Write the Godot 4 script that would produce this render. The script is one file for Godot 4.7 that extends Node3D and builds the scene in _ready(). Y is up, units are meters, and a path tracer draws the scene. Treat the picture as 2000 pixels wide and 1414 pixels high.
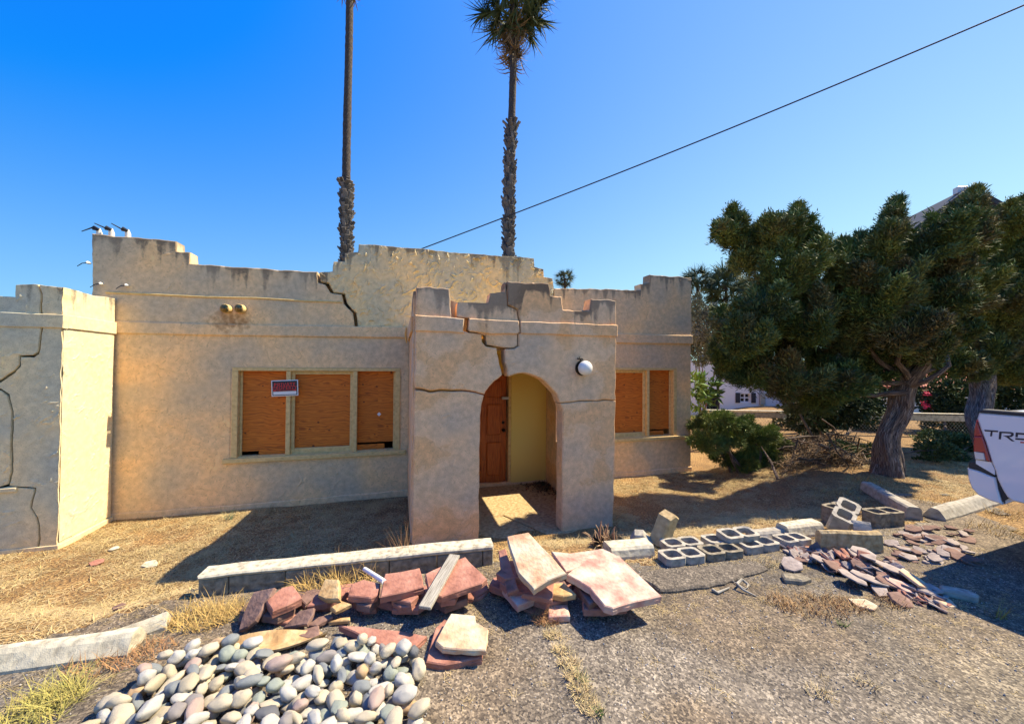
extends Node3D
# A cracked stucco house with boarded windows, seen from the asphalt in front of it. y is up, metres; the asphalt lies at y = 0.

const FOCAL := 750.0
var cam_pos := Vector3(0, 1.75, 0)
var cam_basis: Basis
var M := {}
var counts := {}
var rng := RandomNumberGenerator.new()
var wob := FastNoiseLite.new()
var house: Node3D
var house_t: Transform3D

# ---------------------------------------------------------------- mesh builder
class MB:
	var v := PackedVector3Array()
	var n := PackedVector3Array()
	var uv := PackedVector2Array()
	var c := PackedColorArray()
	var col := Color(1, 1, 1)
	var colored := false
	func put(p: Vector3, nn: Vector3, t: Vector2) -> void:
		v.push_back(p); n.push_back(nn); uv.push_back(t); c.push_back(col)
	func plan(p: Vector3, nn: Vector3) -> Vector2:
		var a := nn.abs()
		if a.z >= a.x and a.z >= a.y: return Vector2(p.x, -p.y)
		if a.x >= a.y: return Vector2(p.z, -p.y)
		return Vector2(p.x, p.z)
	# corners run counter-clockwise seen from outside
	func tri(a: Vector3, b: Vector3, d: Vector3) -> void:
		var nn := (b - a).cross(d - a)
		if nn.length_squared() < 1e-16: return
		nn = nn.normalized()
		put(a, nn, plan(a, nn)); put(d, nn, plan(d, nn)); put(b, nn, plan(b, nn))
	func quad(a: Vector3, b: Vector3, d: Vector3, e: Vector3) -> void:
		tri(a, b, d); tri(a, d, e)
	func strip(a: Vector3, b: Vector3, d: Vector3, na: Vector3, nb: Vector3, nd: Vector3, ua: Vector2, ub: Vector2, ud: Vector2) -> void:
		put(a, na, ua); put(d, nd, ud); put(b, nb, ub)
	func box(lo: Vector3, hi: Vector3, ch := 0.0, t := Transform3D.IDENTITY) -> void:
		# a box with chamfered long edges (an octagonal prism with inset ends)
		if ch <= 0.0:
			var p := []
			for k in 8: p.push_back(t * Vector3(hi.x if k & 1 else lo.x, hi.y if k & 2 else lo.y, hi.z if k & 4 else lo.z))
			quad(p[4], p[5], p[7], p[6]); quad(p[1], p[0], p[2], p[3]); quad(p[5], p[1], p[3], p[7])
			quad(p[0], p[4], p[6], p[2]); quad(p[6], p[7], p[3], p[2]); quad(p[0], p[1], p[5], p[4])
			return
		var r := []
		for s in [[lo.z, ch], [lo.z + ch, 0.0], [hi.z - ch, 0.0], [hi.z, ch]]:
			var i: float = s[1]
			var ring := []
			var x0 := lo.x + i; var x1 := hi.x - i; var y0 := lo.y + i; var y1 := hi.y - i
			for q in [[x0 + ch, y0], [x1 - ch, y0], [x1, y0 + ch], [x1, y1 - ch], [x1 - ch, y1], [x0 + ch, y1], [x0, y1 - ch], [x0, y0 + ch]]:
				ring.push_back(t * Vector3(q[0], q[1], s[0]))
			r.push_back(ring)
		for k in 3:
			for j in 8:
				var e := (j + 1) % 8
				quad(r[k][j], r[k][e], r[k + 1][e], r[k + 1][j])
		for j in range(1, 7):
			tri(r[3][0], r[3][j], r[3][j + 1]); tri(r[0][0], r[0][j + 1], r[0][j])
	func prism(poly_in: PackedVector2Array, z1: float, z0: float, bevel := 0.0, t := Transform3D.IDENTITY) -> void:
		# a polygon in x and y with its face at z1 (normal +z) and its back at z0
		var poly := poly_in.duplicate()
		var area := 0.0
		for i in poly.size(): area += poly[i].cross(poly[(i + 1) % poly.size()])
		if area < 0.0: poly.reverse()
		var face := poly.duplicate()
		if bevel > 0.0:
			for i in poly.size():
				var e0 := (poly[i] - poly[i - 1]).normalized()
				var e1 := (poly[(i + 1) % poly.size()] - poly[i]).normalized()
				var m := Vector2(-e0.y, e0.x) + Vector2(-e1.y, e1.x)
				var l := m.length()
				if l > 0.3: face[i] = poly[i] + m / l * bevel * minf(1.6, 2.0 / l)
		var ix := Geometry2D.triangulate_polygon(face)
		if ix.is_empty():
			face = poly.duplicate(); ix = Geometry2D.triangulate_polygon(face)
			if ix.is_empty(): print("no triangles for a polygon of ", poly.size(), " near ", poly[0])
		for i in range(0, ix.size(), 3):
			var a := face[ix[i]]; var b := face[ix[i + 1]]; var d := face[ix[i + 2]]
			if (b - a).cross(d - a) < 0.0:
				var k := b; b = d; d = k
			tri(t * Vector3(a.x, a.y, z1), t * Vector3(b.x, b.y, z1), t * Vector3(d.x, d.y, z1))
			tri(t * Vector3(a.x, a.y, z0), t * Vector3(d.x, d.y, z0), t * Vector3(b.x, b.y, z0))
		for i in poly.size():
			var j := (i + 1) % poly.size()
			var zb := z1 - bevel
			if bevel > 0.0: quad(t * Vector3(poly[i].x, poly[i].y, zb), t * Vector3(poly[j].x, poly[j].y, zb), t * Vector3(face[j].x, face[j].y, z1), t * Vector3(face[i].x, face[i].y, z1))
			quad(t * Vector3(poly[i].x, poly[i].y, z0), t * Vector3(poly[j].x, poly[j].y, z0), t * Vector3(poly[j].x, poly[j].y, zb), t * Vector3(poly[i].x, poly[i].y, zb))
	# a sheet of small facets over a polygon, raised by a relief {data, w, h, x0, y0, sx, sy, deep}
	func height(r: Dictionary, x: float, y: float) -> float:
		var fx: float = clampf((x - r.x0) / r.sx * r.w - 0.5, 0.0, r.w - 1.001); var fy: float = clampf((r.y0 + r.sy - y) / r.sy * r.h - 0.5, 0.0, r.h - 1.001)
		var i := int(fx); var j := int(fy); var k: int = j * r.w + i
		var d: PackedByteArray = r.data
		var w: int = r.w
		return lerpf(lerpf(d[k], d[k + 1], fx - i), lerpf(d[k + w], d[k + w + 1], fx - i), fy - j) / 255.0 * r.deep
	func raised(p: Vector2, z: float, r: Dictionary, t: Transform3D) -> Vector3:
		return t * Vector3(p.x, p.y, z + height(r, p.x, p.y))
	func facets(a: Vector3, b: Vector3, d: Vector3, a2: Vector2, b2: Vector2, d2: Vector2) -> void:
		var nn := (b - a).cross(d - a).normalized()
		put(a, nn, Vector2(a2.x, -a2.y)); put(d, nn, Vector2(d2.x, -d2.y)); put(b, nn, Vector2(b2.x, -b2.y))
	func relief(poly: PackedVector2Array, z: float, cell: float, r: Dictionary, t := Transform3D.IDENTITY) -> void:
		var lo := poly[0]; var hi := poly[0]
		for p in poly: lo = lo.min(p); hi = hi.max(p)
		var y := lo.y
		while y < hi.y:
			var y1 := y + cell
			for row in Geometry2D.intersect_polygons(poly, PackedVector2Array([Vector2(lo.x - 1, y), Vector2(hi.x + 1, y), Vector2(hi.x + 1, y1), Vector2(lo.x - 1, y1)])):
				var a := INF; var b := -INF
				for p in row: a = minf(a, p.x); b = maxf(b, p.x)
				# stretches bounded by the row's straight top and bottom are plain cells; the rest is clipped
				var x: float = floorf(a / cell) * cell
				while x < b:
					var x1 := x + cell
					var q := PackedVector2Array([Vector2(x, y), Vector2(x1, y), Vector2(x1, y1), Vector2(x, y1)])
					var clean := x > a and x1 < b
					if clean:
						for p in row:
							if p.x > x - 1e-5 and p.x < x1 + 1e-5: clean = false; break
						if clean and row.size() > 4 and not (Geometry2D.is_point_in_polygon(Vector2((x + x1) * 0.5, y + cell * 0.05), row) and Geometry2D.is_point_in_polygon(Vector2((x + x1) * 0.5, y1 - cell * 0.05), row) and Geometry2D.is_point_in_polygon(Vector2(x + cell * 0.02, y + cell * 0.5), row) and Geometry2D.is_point_in_polygon(Vector2(x1 - cell * 0.02, y + cell * 0.5), row)): clean = false
						if clean and row.size() <= 4 and row.size() > 0 and not (Geometry2D.is_point_in_polygon(Vector2(x, y + cell * 0.5), row) and Geometry2D.is_point_in_polygon(Vector2(x1, y + cell * 0.5), row)): clean = false
					if clean:
						var w0 := raised(q[0], z, r, t); var w1 := raised(q[1], z, r, t); var w2 := raised(q[2], z, r, t); var w3 := raised(q[3], z, r, t)
						facets(w0, w1, w2, q[0], q[1], q[2]); facets(w0, w2, w3, q[0], q[2], q[3])
					else:
						for s in Geometry2D.intersect_polygons(row, q):
							if s.size() < 3: continue
							var ix := Geometry2D.triangulate_polygon(s)
							for k in range(0, ix.size(), 3):
								var p0: Vector2 = s[ix[k]]; var p1: Vector2 = s[ix[k + 1]]; var p2: Vector2 = s[ix[k + 2]]
								if (p1 - p0).cross(p2 - p0) < 0.0:
									var sw := p1; p1 = p2; p2 = sw
								facets(raised(p0, z, r, t), raised(p1, z, r, t), raised(p2, z, r, t), p0, p1, p2)
					x = x1
			y = y1
	func tube(pts: Array, radii: Array, sides := 8, caps := true, flute := 0.0, fseed := 0.0) -> void:
		var rings := []
		var norms := []
		var side := Vector3.ZERO
		var run := 0.0
		var runs := []
		for i in pts.size():
			var d: Vector3 = (pts[mini(i + 1, pts.size() - 1)] - pts[maxi(i - 1, 0)]).normalized()
			if side == Vector3.ZERO: side = (Vector3.RIGHT if absf(d.x) < 0.8 else Vector3.UP)
			side = (side - d * side.dot(d)).normalized()
			var up := d.cross(side)
			var ring := []; var nr := []
			for k in sides + 1:
				var a := TAU * (k % sides) / sides
				var o := side * cos(a) + up * sin(a)
				var f := 1.0 + flute * (sin(a * 3.0 + fseed + i * 0.35) * 0.5 + sin(a * 7.0 + fseed * 2.0 - i * 0.22) * 0.35 + sin(a * 11.0 + i * 0.5) * 0.2)
				ring.push_back(pts[i] + o * radii[i] * f); nr.push_back(o)
			rings.push_back(ring); norms.push_back(nr); runs.push_back(run)
			if i < pts.size() - 1: run += (pts[i + 1] - pts[i]).length()
		if flute > 0.0:
			for i in pts.size():
				for k in sides + 1:
					var along: Vector3 = rings[mini(i + 1, pts.size() - 1)][k] - rings[maxi(i - 1, 0)][k]
					var round: Vector3 = rings[i][(k + 1) % sides] - rings[i][(k + sides - 1) % sides]
					norms[i][k] = round.cross(along).normalized()
		for i in pts.size() - 1:
			for k in sides:
				var u0: float = radii[i] * TAU * k / sides; var u1: float = radii[i] * TAU * (k + 1) / sides
				var a: Vector3 = rings[i][k]; var b: Vector3 = rings[i][k + 1]; var d: Vector3 = rings[i + 1][k + 1]; var e: Vector3 = rings[i + 1][k]
				if true:
					strip(a, b, d, norms[i][k], norms[i][k + 1], norms[i + 1][k + 1], Vector2(u0, runs[i]), Vector2(u1, runs[i]), Vector2(u1, runs[i + 1]))
					strip(a, d, e, norms[i][k], norms[i + 1][k + 1], norms[i + 1][k], Vector2(u0, runs[i]), Vector2(u1, runs[i + 1]), Vector2(u0, runs[i + 1]))
		if caps:
			for k in sides:
				tri(pts[0], rings[0][k + 1], rings[0][k]); tri(pts[-1], rings[-1][k], rings[-1][k + 1])
	func mesh() -> ArrayMesh:
		var a := []; a.resize(Mesh.ARRAY_MAX)
		a[Mesh.ARRAY_VERTEX] = v; a[Mesh.ARRAY_NORMAL] = n; a[Mesh.ARRAY_TEX_UV] = uv
		if colored: a[Mesh.ARRAY_COLOR] = c
		var m := ArrayMesh.new()
		if v.size() > 0: m.add_surface_from_arrays(Mesh.PRIMITIVE_TRIANGLES, a)
		return m

# ---------------------------------------------------------------- nodes
func numbered(called: String) -> String:
	counts[called] = counts.get(called, -1) + 1
	return called if counts[called] == 0 else "%s_%03d" % [called, counts[called]]
func thing(called: String, label: String, category: String, t := Transform3D.IDENTITY, group := "") -> Node3D:
	var o := Node3D.new(); o.name = numbered(called); add_child(o); o.transform = t
	tag(o, label, category, group)
	return o
func tag(o: Node, label: String, category: String, group := "") -> void:
	o.set_meta("label", label); o.set_meta("category", category)
	if group != "": o.set_meta("group", group)
func part(parent: Node, called: String, mb, m: Material, label := "") -> MeshInstance3D:
	var o := MeshInstance3D.new(); o.name = called; o.mesh = mb.mesh() if mb is MB else mb; o.material_override = m
	parent.add_child(o, true)
	if label != "": o.set_meta("label", label)
	return o
func single(called: String, mb, m: Material, label: String, category: String, t := Transform3D.IDENTITY, group := "") -> MeshInstance3D:
	var o := MeshInstance3D.new(); o.name = numbered(called); o.mesh = mb.mesh() if mb is MB else mb; o.material_override = m
	add_child(o); o.transform = t; tag(o, label, category, group)
	return o
func setting(called: String, mb, m: Material) -> MeshInstance3D:
	var o := MeshInstance3D.new(); o.name = numbered(called); o.mesh = mb.mesh() if mb is MB else mb; o.material_override = m
	add_child(o); o.set_meta("kind", "structure")
	return o
func scatter(parent: Node, called: String, mesh: Mesh, m: Material, ts: Array, cols: Array) -> MultiMeshInstance3D:
	var mm := MultiMesh.new(); mm.transform_format = MultiMesh.TRANSFORM_3D; mm.use_colors = true; mm.mesh = mesh; mm.instance_count = ts.size()
	for i in ts.size():
		mm.set_instance_transform(i, ts[i]); mm.set_instance_color(i, cols[i])
	var o := MultiMeshInstance3D.new(); o.name = called; o.multimesh = mm; o.material_override = m
	parent.add_child(o, true); o.set_meta("kind", "stuff")
	return o

# ---------------------------------------------------------------- photo pixels to places
func ray(px: float, py: float) -> Vector3:
	return cam_basis * Vector3((px - 1000.0) / FOCAL, -(py - 707.0) / FOCAL, -1.0)
func at_y(px: float, py: float, y: float) -> Vector3:
	var d := ray(px, py)
	return cam_pos + d * ((y - cam_pos.y) / d.y)
func at_z(px: float, py: float, depth: float) -> Vector3:
	var d := ray(px, py)
	return cam_pos + d * (depth / -d.z)
func at_plane(px: float, py: float, p: Vector3, n: Vector3) -> Vector3:
	var d := ray(px, py)
	return cam_pos + d * ((p - cam_pos).dot(n) / d.dot(n))
func on_ground(px: float, py: float) -> Vector3:
	var d := ray(px, py)
	var t := 0.5
	while t < 80.0:
		var p := cam_pos + d * t
		if p.y < ground_y(p.x, p.z): break
		t += 0.02 + t * 0.004
	return Vector3((cam_pos + d * t).x, ground_y((cam_pos + d * t).x, (cam_pos + d * t).z), (cam_pos + d * t).z)
# a point of the house's own axes (along the front, up, out towards the asphalt) from a pixel and how far out it is
func hp(px: float, py: float, out: float) -> Vector2:
	var p := at_plane(px, py, house_t * Vector3(0, 0, out), house_t.basis.z)
	var q := house_t.affine_inverse() * p
	return Vector2(q.x, q.y)
func hpoly(list: Array, out: float) -> PackedVector2Array:
	var r := PackedVector2Array()
	for i in range(0, list.size(), 2): r.push_back(hp(list[i], list[i + 1], out))
	return r
func rough(poly: PackedVector2Array, step := 0.06, amp := 0.004) -> PackedVector2Array:
	var r := PackedVector2Array()
	for i in poly.size():
		var a := poly[i]; var b := poly[(i + 1) % poly.size()]
		var k := maxi(1, int((b - a).length() / step))
		for j in k:
			var p := a.lerp(b, float(j) / k)
			r.push_back(p + Vector2(wob.get_noise_2d(p.x * 60.0, p.y * 60.0), wob.get_noise_2d(p.x * 60.0 + 500.0, p.y * 60.0)) * amp * 2.0)
	return r
func lerp_table(tab: Array, x: float) -> float:
	if x <= tab[0][0]: return tab[0][1]
	for i in tab.size() - 1:
		if x <= tab[i + 1][0]: return lerpf(tab[i][1], tab[i + 1][1], (x - tab[i][0]) / (tab[i + 1][0] - tab[i][0]))
	return tab[-1][1]

# ---------------------------------------------------------------- lie of the land
const EDGE := [[-9.0, -2.0], [-3.0, -2.4], [-2.5, -2.95], [-2.36, -2.98], [-0.16, -3.47], [1.3, -3.5], [2.66, -3.85], [4.9, -4.5], [30.0, -4.5]]
const FALL := [[-9.0, 1.5], [-2.75, 1.2], [-2.42, 0.14], [-0.1, 0.14], [0.05, 1.5], [1.3, 1.7], [3.0, 2.2], [6.0, 3.0]]
func behind_edge(x: float, z: float) -> float:
	var s := lerp_table(EDGE, x) - z
	return minf(s, (4.75 + (-z - 4.5) * 0.5) - x)
func ground_y(x: float, z: float) -> float:
	var s := behind_edge(x, z)
	var w := lerp_table(FALL, x)
	var y := -0.42 * smoothstep(0.0, w, s) - 0.08 * smoothstep(0.3, 3.2, s)
	y += wob.get_noise_2d(x * 9.0, z * 9.0) * 0.03 * smoothstep(0.0, 0.8, s)
	y += wob.get_noise_2d(x * 3.0 + 90.0, z * 3.0) * 0.012
	# level ground where the houses stand
	return y
const SKY_ENERGY := 0.57
const SUN_ENERGY := 1.6
const EXPOSURE := 2.0
# ---------------------------------------------------------------- build
func _ready() -> void:
	rng.seed = 4711
	wob.seed = 9; wob.frequency = 0.05; wob.fractal_octaves = 3
	var cam := Camera3D.new(); cam.name = "camera"; cam.fov = rad_to_deg(2.0 * atan(707.0 / FOCAL)); cam.far = 900.0; cam.near = 0.05
	cam.position = cam_pos; cam.rotation = Vector3(deg_to_rad(0.75), 0, deg_to_rad(0.4)); add_child(cam); cam.current = true
	cam_basis = cam.basis
	var env := Environment.new(); env.background_mode = Environment.BG_SKY; env.sky = make_sky(); env.tonemap_mode = Environment.TONE_MAPPER_LINEAR; env.tonemap_exposure = EXPOSURE
	env.sdfgi_enabled = true; env.ssao_enabled = true; env.ssil_enabled = true
	var we := WorldEnvironment.new(); we.name = "environment"; we.environment = env; add_child(we)
	var sun := DirectionalLight3D.new(); sun.name = "sun"; sun.light_energy = SUN_ENERGY; sun.light_color = Color(1.0, 0.93, 0.81); sun.light_angular_distance = 0.53; sun.shadow_enabled = true
	add_child(sun); sun.look_at_from_position(sun_dir() * 30.0, Vector3.ZERO)
	# the house's own axes, from two points where its front meets the ground
	var l := at_y(207, 1018, -0.5); var r := at_y(1348, 922, -0.5)
	var u := (r - l); u.y = 0; u = u.normalized()
	house_t = Transform3D(Basis(u, Vector3.UP, u.cross(Vector3.UP)), Vector3(l.x, 0, l.z))
	make_materials()
	make_ground()
	make_house(); make_wing()
	make_far_houses(); make_fence()
	make_palms(); make_trees()
	make_low_wall(); make_kerbs(); make_blocks()
	make_flagstones(); make_river_stones()
	make_pickup(); make_sign(); make_cable()
	make_brush_heap(); make_pot(); make_weeds(); make_lawn()
# ---------------------------------------------------------------- materials
func lin(r: float, g: float, b: float) -> Color: return Color(r, g, b).linear_to_srgb()
func mat(r: float, g: float, b: float, roughness := 0.9, metallic := 0.0) -> StandardMaterial3D:
	var m := StandardMaterial3D.new(); m.albedo_color = lin(r, g, b); m.roughness = roughness; m.metallic = metallic
	return m
func nz(s: int, freq: float, octaves := 4, kind := FastNoiseLite.TYPE_SIMPLEX_SMOOTH, fractal := FastNoiseLite.FRACTAL_FBM) -> FastNoiseLite:
	var n := FastNoiseLite.new(); n.seed = s; n.frequency = freq; n.noise_type = kind; n.fractal_type = fractal; n.fractal_octaves = octaves
	return n
func bytes(n: FastNoiseLite, w: int, h: int) -> PackedByteArray:
	var im := n.get_seamless_image(w, h); im.convert(Image.FORMAT_L8)
	return im.get_data()
func picture(data: PackedByteArray, w: int, h: int) -> ImageTexture:
	var im := Image.create_from_data(w, h, false, Image.FORMAT_RGB8, data); im.generate_mipmaps()
	return ImageTexture.create_from_image(im)
func grey(data: PackedByteArray, w: int, h: int) -> ImageTexture:
	var im := Image.create_from_data(w, h, false, Image.FORMAT_L8, data)
	return ImageTexture.create_from_image(im)
# a colour ramp over noise: stops are [value 0..1, srgb r, g, b]
func ramp_bytes(vals: PackedByteArray, stops: Array) -> PackedByteArray:
	var lut := PackedByteArray(); lut.resize(768)
	for i in 256:
		var x := i / 255.0
		var k := 0
		while k < stops.size() - 2 and x > stops[k + 1][0]: k += 1
		var f := clampf((x - stops[k][0]) / maxf(1e-5, stops[k + 1][0] - stops[k][0]), 0.0, 1.0)
		for c in 3: lut[i * 3 + c] = int(clampf(lerpf(stops[k][c + 1], stops[k + 1][c + 1], f), 0, 255))
	var out := PackedByteArray(); out.resize(vals.size() * 3)
	for i in vals.size():
		var b := vals[i] * 3
		out[i * 3] = lut[b]; out[i * 3 + 1] = lut[b + 1]; out[i * 3 + 2] = lut[b + 2]
	return out
func world_mat(albedo: Texture2D, bump: Texture2D, size: float, relief_cm: float, roughness := 0.92, world := true) -> StandardMaterial3D:
	var m := StandardMaterial3D.new(); m.albedo_texture = albedo; m.roughness = roughness
	m.uv1_triplanar = true; m.uv1_world_triplanar = world; m.uv1_scale = Vector3.ONE / size
	if bump != null:
		m.heightmap_enabled = true; m.heightmap_texture = bump; m.heightmap_scale = relief_cm
	return m
# stucco of one wall face: colour and relief over a rectangle of the house's front
var relief_of := {}
func stucco(w: int, h: int, x0: float, y0: float, sx: float, sy: float, base: Array, top: Array, s: int, strokes: float, patches: float, rust: Array, deep := 0.008, lace := 1.0) -> StandardMaterial3D:
	var per := sx / w
	var a := bytes(nz(s, 0.9 * per, 3), w, h)                # broad tone
	var b := bytes(nz(s + 1, 9.0 * per, 4), w, h)            # blotches
	var ln := bytes(nz(s + 2, 4.5 * per, 3, FastNoiseLite.TYPE_SIMPLEX_SMOOTH, FastNoiseLite.FRACTAL_RIDGED), w, h)
	var g := bytes(nz(s + 3, 60.0 * per, 2), w, h)           # grain
	var st := bytes(nz(s + 4, 5.0 * per, 3), w, 16)          # streak lengths, one row is used
	var col := PackedByteArray(); col.resize(w * h * 3)
	var hei := PackedByteArray(); hei.resize(w * h)
	var tops := PackedFloat32Array(); var reaches := PackedFloat32Array()
	for i in w:
		tops.push_back(lerp_table(top, x0 + sx * (i + 0.5) / w)); reaches.push_back(0.02 + 0.62 * pow(st[i] / 255.0, 3.0))
	for j in h:
		var y := y0 + sy * (1.0 - (j + 0.5) / h)
		for i in w:
			var k := j * w + i
			var x := x0 + sx * (i + 0.5) / w
			var t := 0.95 + (a[k] - 128) * 0.0006 + (b[k] - 128) * 0.0006 + (g[k] - 128) * 0.0005
			var warm := (a[k] - 128) * 0.0005
			var line := clampf((ln[k] - 190) / 50.0, 0.0, 1.0)
			t -= line * 0.16 * lace * clampf((b[k] + (a[k] - 128) * 0.4 - 132) / 24.0, 0.0, 1.0)
			if g[k] < 42 and b[k] < 132: t -= 0.12
			if patches > 0.0 and a[k] + (b[k] - 128) * 0.22 > 160: t -= 0.075 * patches; warm += 0.02
			var r: float = base[0] * t * (1.0 + warm); var gg: float = base[1] * t; var bb: float = base[2] * t * (1.0 - warm * 1.5)
			# weathering that runs down from the wall tops in streaks
			var depth := tops[i] - y
			if depth < 0.6:
				var reach := reaches[i]
				var q := clampf(1.15 - maxf(depth, 0.0) / reach + (g[k] - 128) * 0.004 + (b[k] - 128) * 0.004, 0.0, 1.0)
				q = q * q * (3.0 - 2.0 * q) * (0.3 + 0.4 * a[k] / 255.0)
				r = lerpf(r, 62.0, q); gg = lerpf(gg, 58.0, q); bb = lerpf(bb, 52.0, q)
			for e in rust:
				var dd := Vector2((x - e[0]) / e[2], (y - e[1]) / e[3]).length() + (b[k] - 128) * 0.005
				if dd < 1.0:
					var q2 := (1.0 - dd) * 0.5
					r = lerpf(r, 150.0, q2); gg = lerpf(gg, 96.0, q2); bb = lerpf(bb, 48.0, q2)
			col[k * 3] = int(clampf(r, 0, 255)); col[k * 3 + 1] = int(clampf(gg, 0, 255)); col[k * 3 + 2] = int(clampf(bb, 0, 255))
			hei[k] = int(clampf(60 + (b[k] - 128) * 0.14 + (g[k] - 128) * 0.05 - line * 40.0 * lace * clampf((b[k] + (a[k] - 128) * 0.4 - 132) / 24.0, 0.0, 1.0), 0, 255))
	if strokes > 0.0: hei = trowel(hei, w, h, per, strokes, s + 9)
	var m := StandardMaterial3D.new(); m.roughness = 0.93; m.albedo_texture = picture(col, w, h)
	relief_of[m] = {data = hei, w = w, h = h, x0 = x0, y0 = y0, sx = sx, sy = sy, deep = deep}
	m.uv1_scale = Vector3(1.0 / sx, 1.0 / sy, 1); m.uv1_offset = Vector3(-x0 / sx, (y0 + sy) / sy, 0)
	return m
# crescents of stucco dragged by a trowel, in a relief map
func trowel(hei: PackedByteArray, w: int, h: int, per: float, per_m2: float, s: int) -> PackedByteArray:
	var r := RandomNumberGenerator.new(); r.seed = s
	var count := int(per_m2 * w * h * per * per)
	for q in count:
		var c := Vector2(r.randf() * w, r.randf() * h)
		var ang := -0.9 + r.randfn(0.0, 0.5) + (PI * 0.5 if r.randf() < 0.3 else 0.0)
		var len := r.randf_range(0.05, 0.22) / per
		var bend := r.randf_range(-1.2, 1.2)
		var wide := r.randf_range(0.012, 0.045) / per
		var tall := 30.0 + 170.0 * pow(r.randf(), 1.8)
		var steps := int(len)
		for k in steps:
			var f := float(k) / steps - 0.5
			var p := c + Vector2(cos(ang + bend * f), sin(ang + bend * f)) * f * len
			var nrm := Vector2(-sin(ang + bend * f), cos(ang + bend * f))
			for e in int(wide):
				# a sharp lip on one side and a slope on the other
				var o := p + nrm * e
				var x := posmod(int(o.x), w); var y := posmod(int(o.y), h)
				var add := tall * (1.0 - e / wide) * (1.0 - 4.0 * f * f)
				var kk := y * w + x
				hei[kk] = int(minf(255.0, maxf(hei[kk], 56.0 + add)))
	return hei

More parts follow.
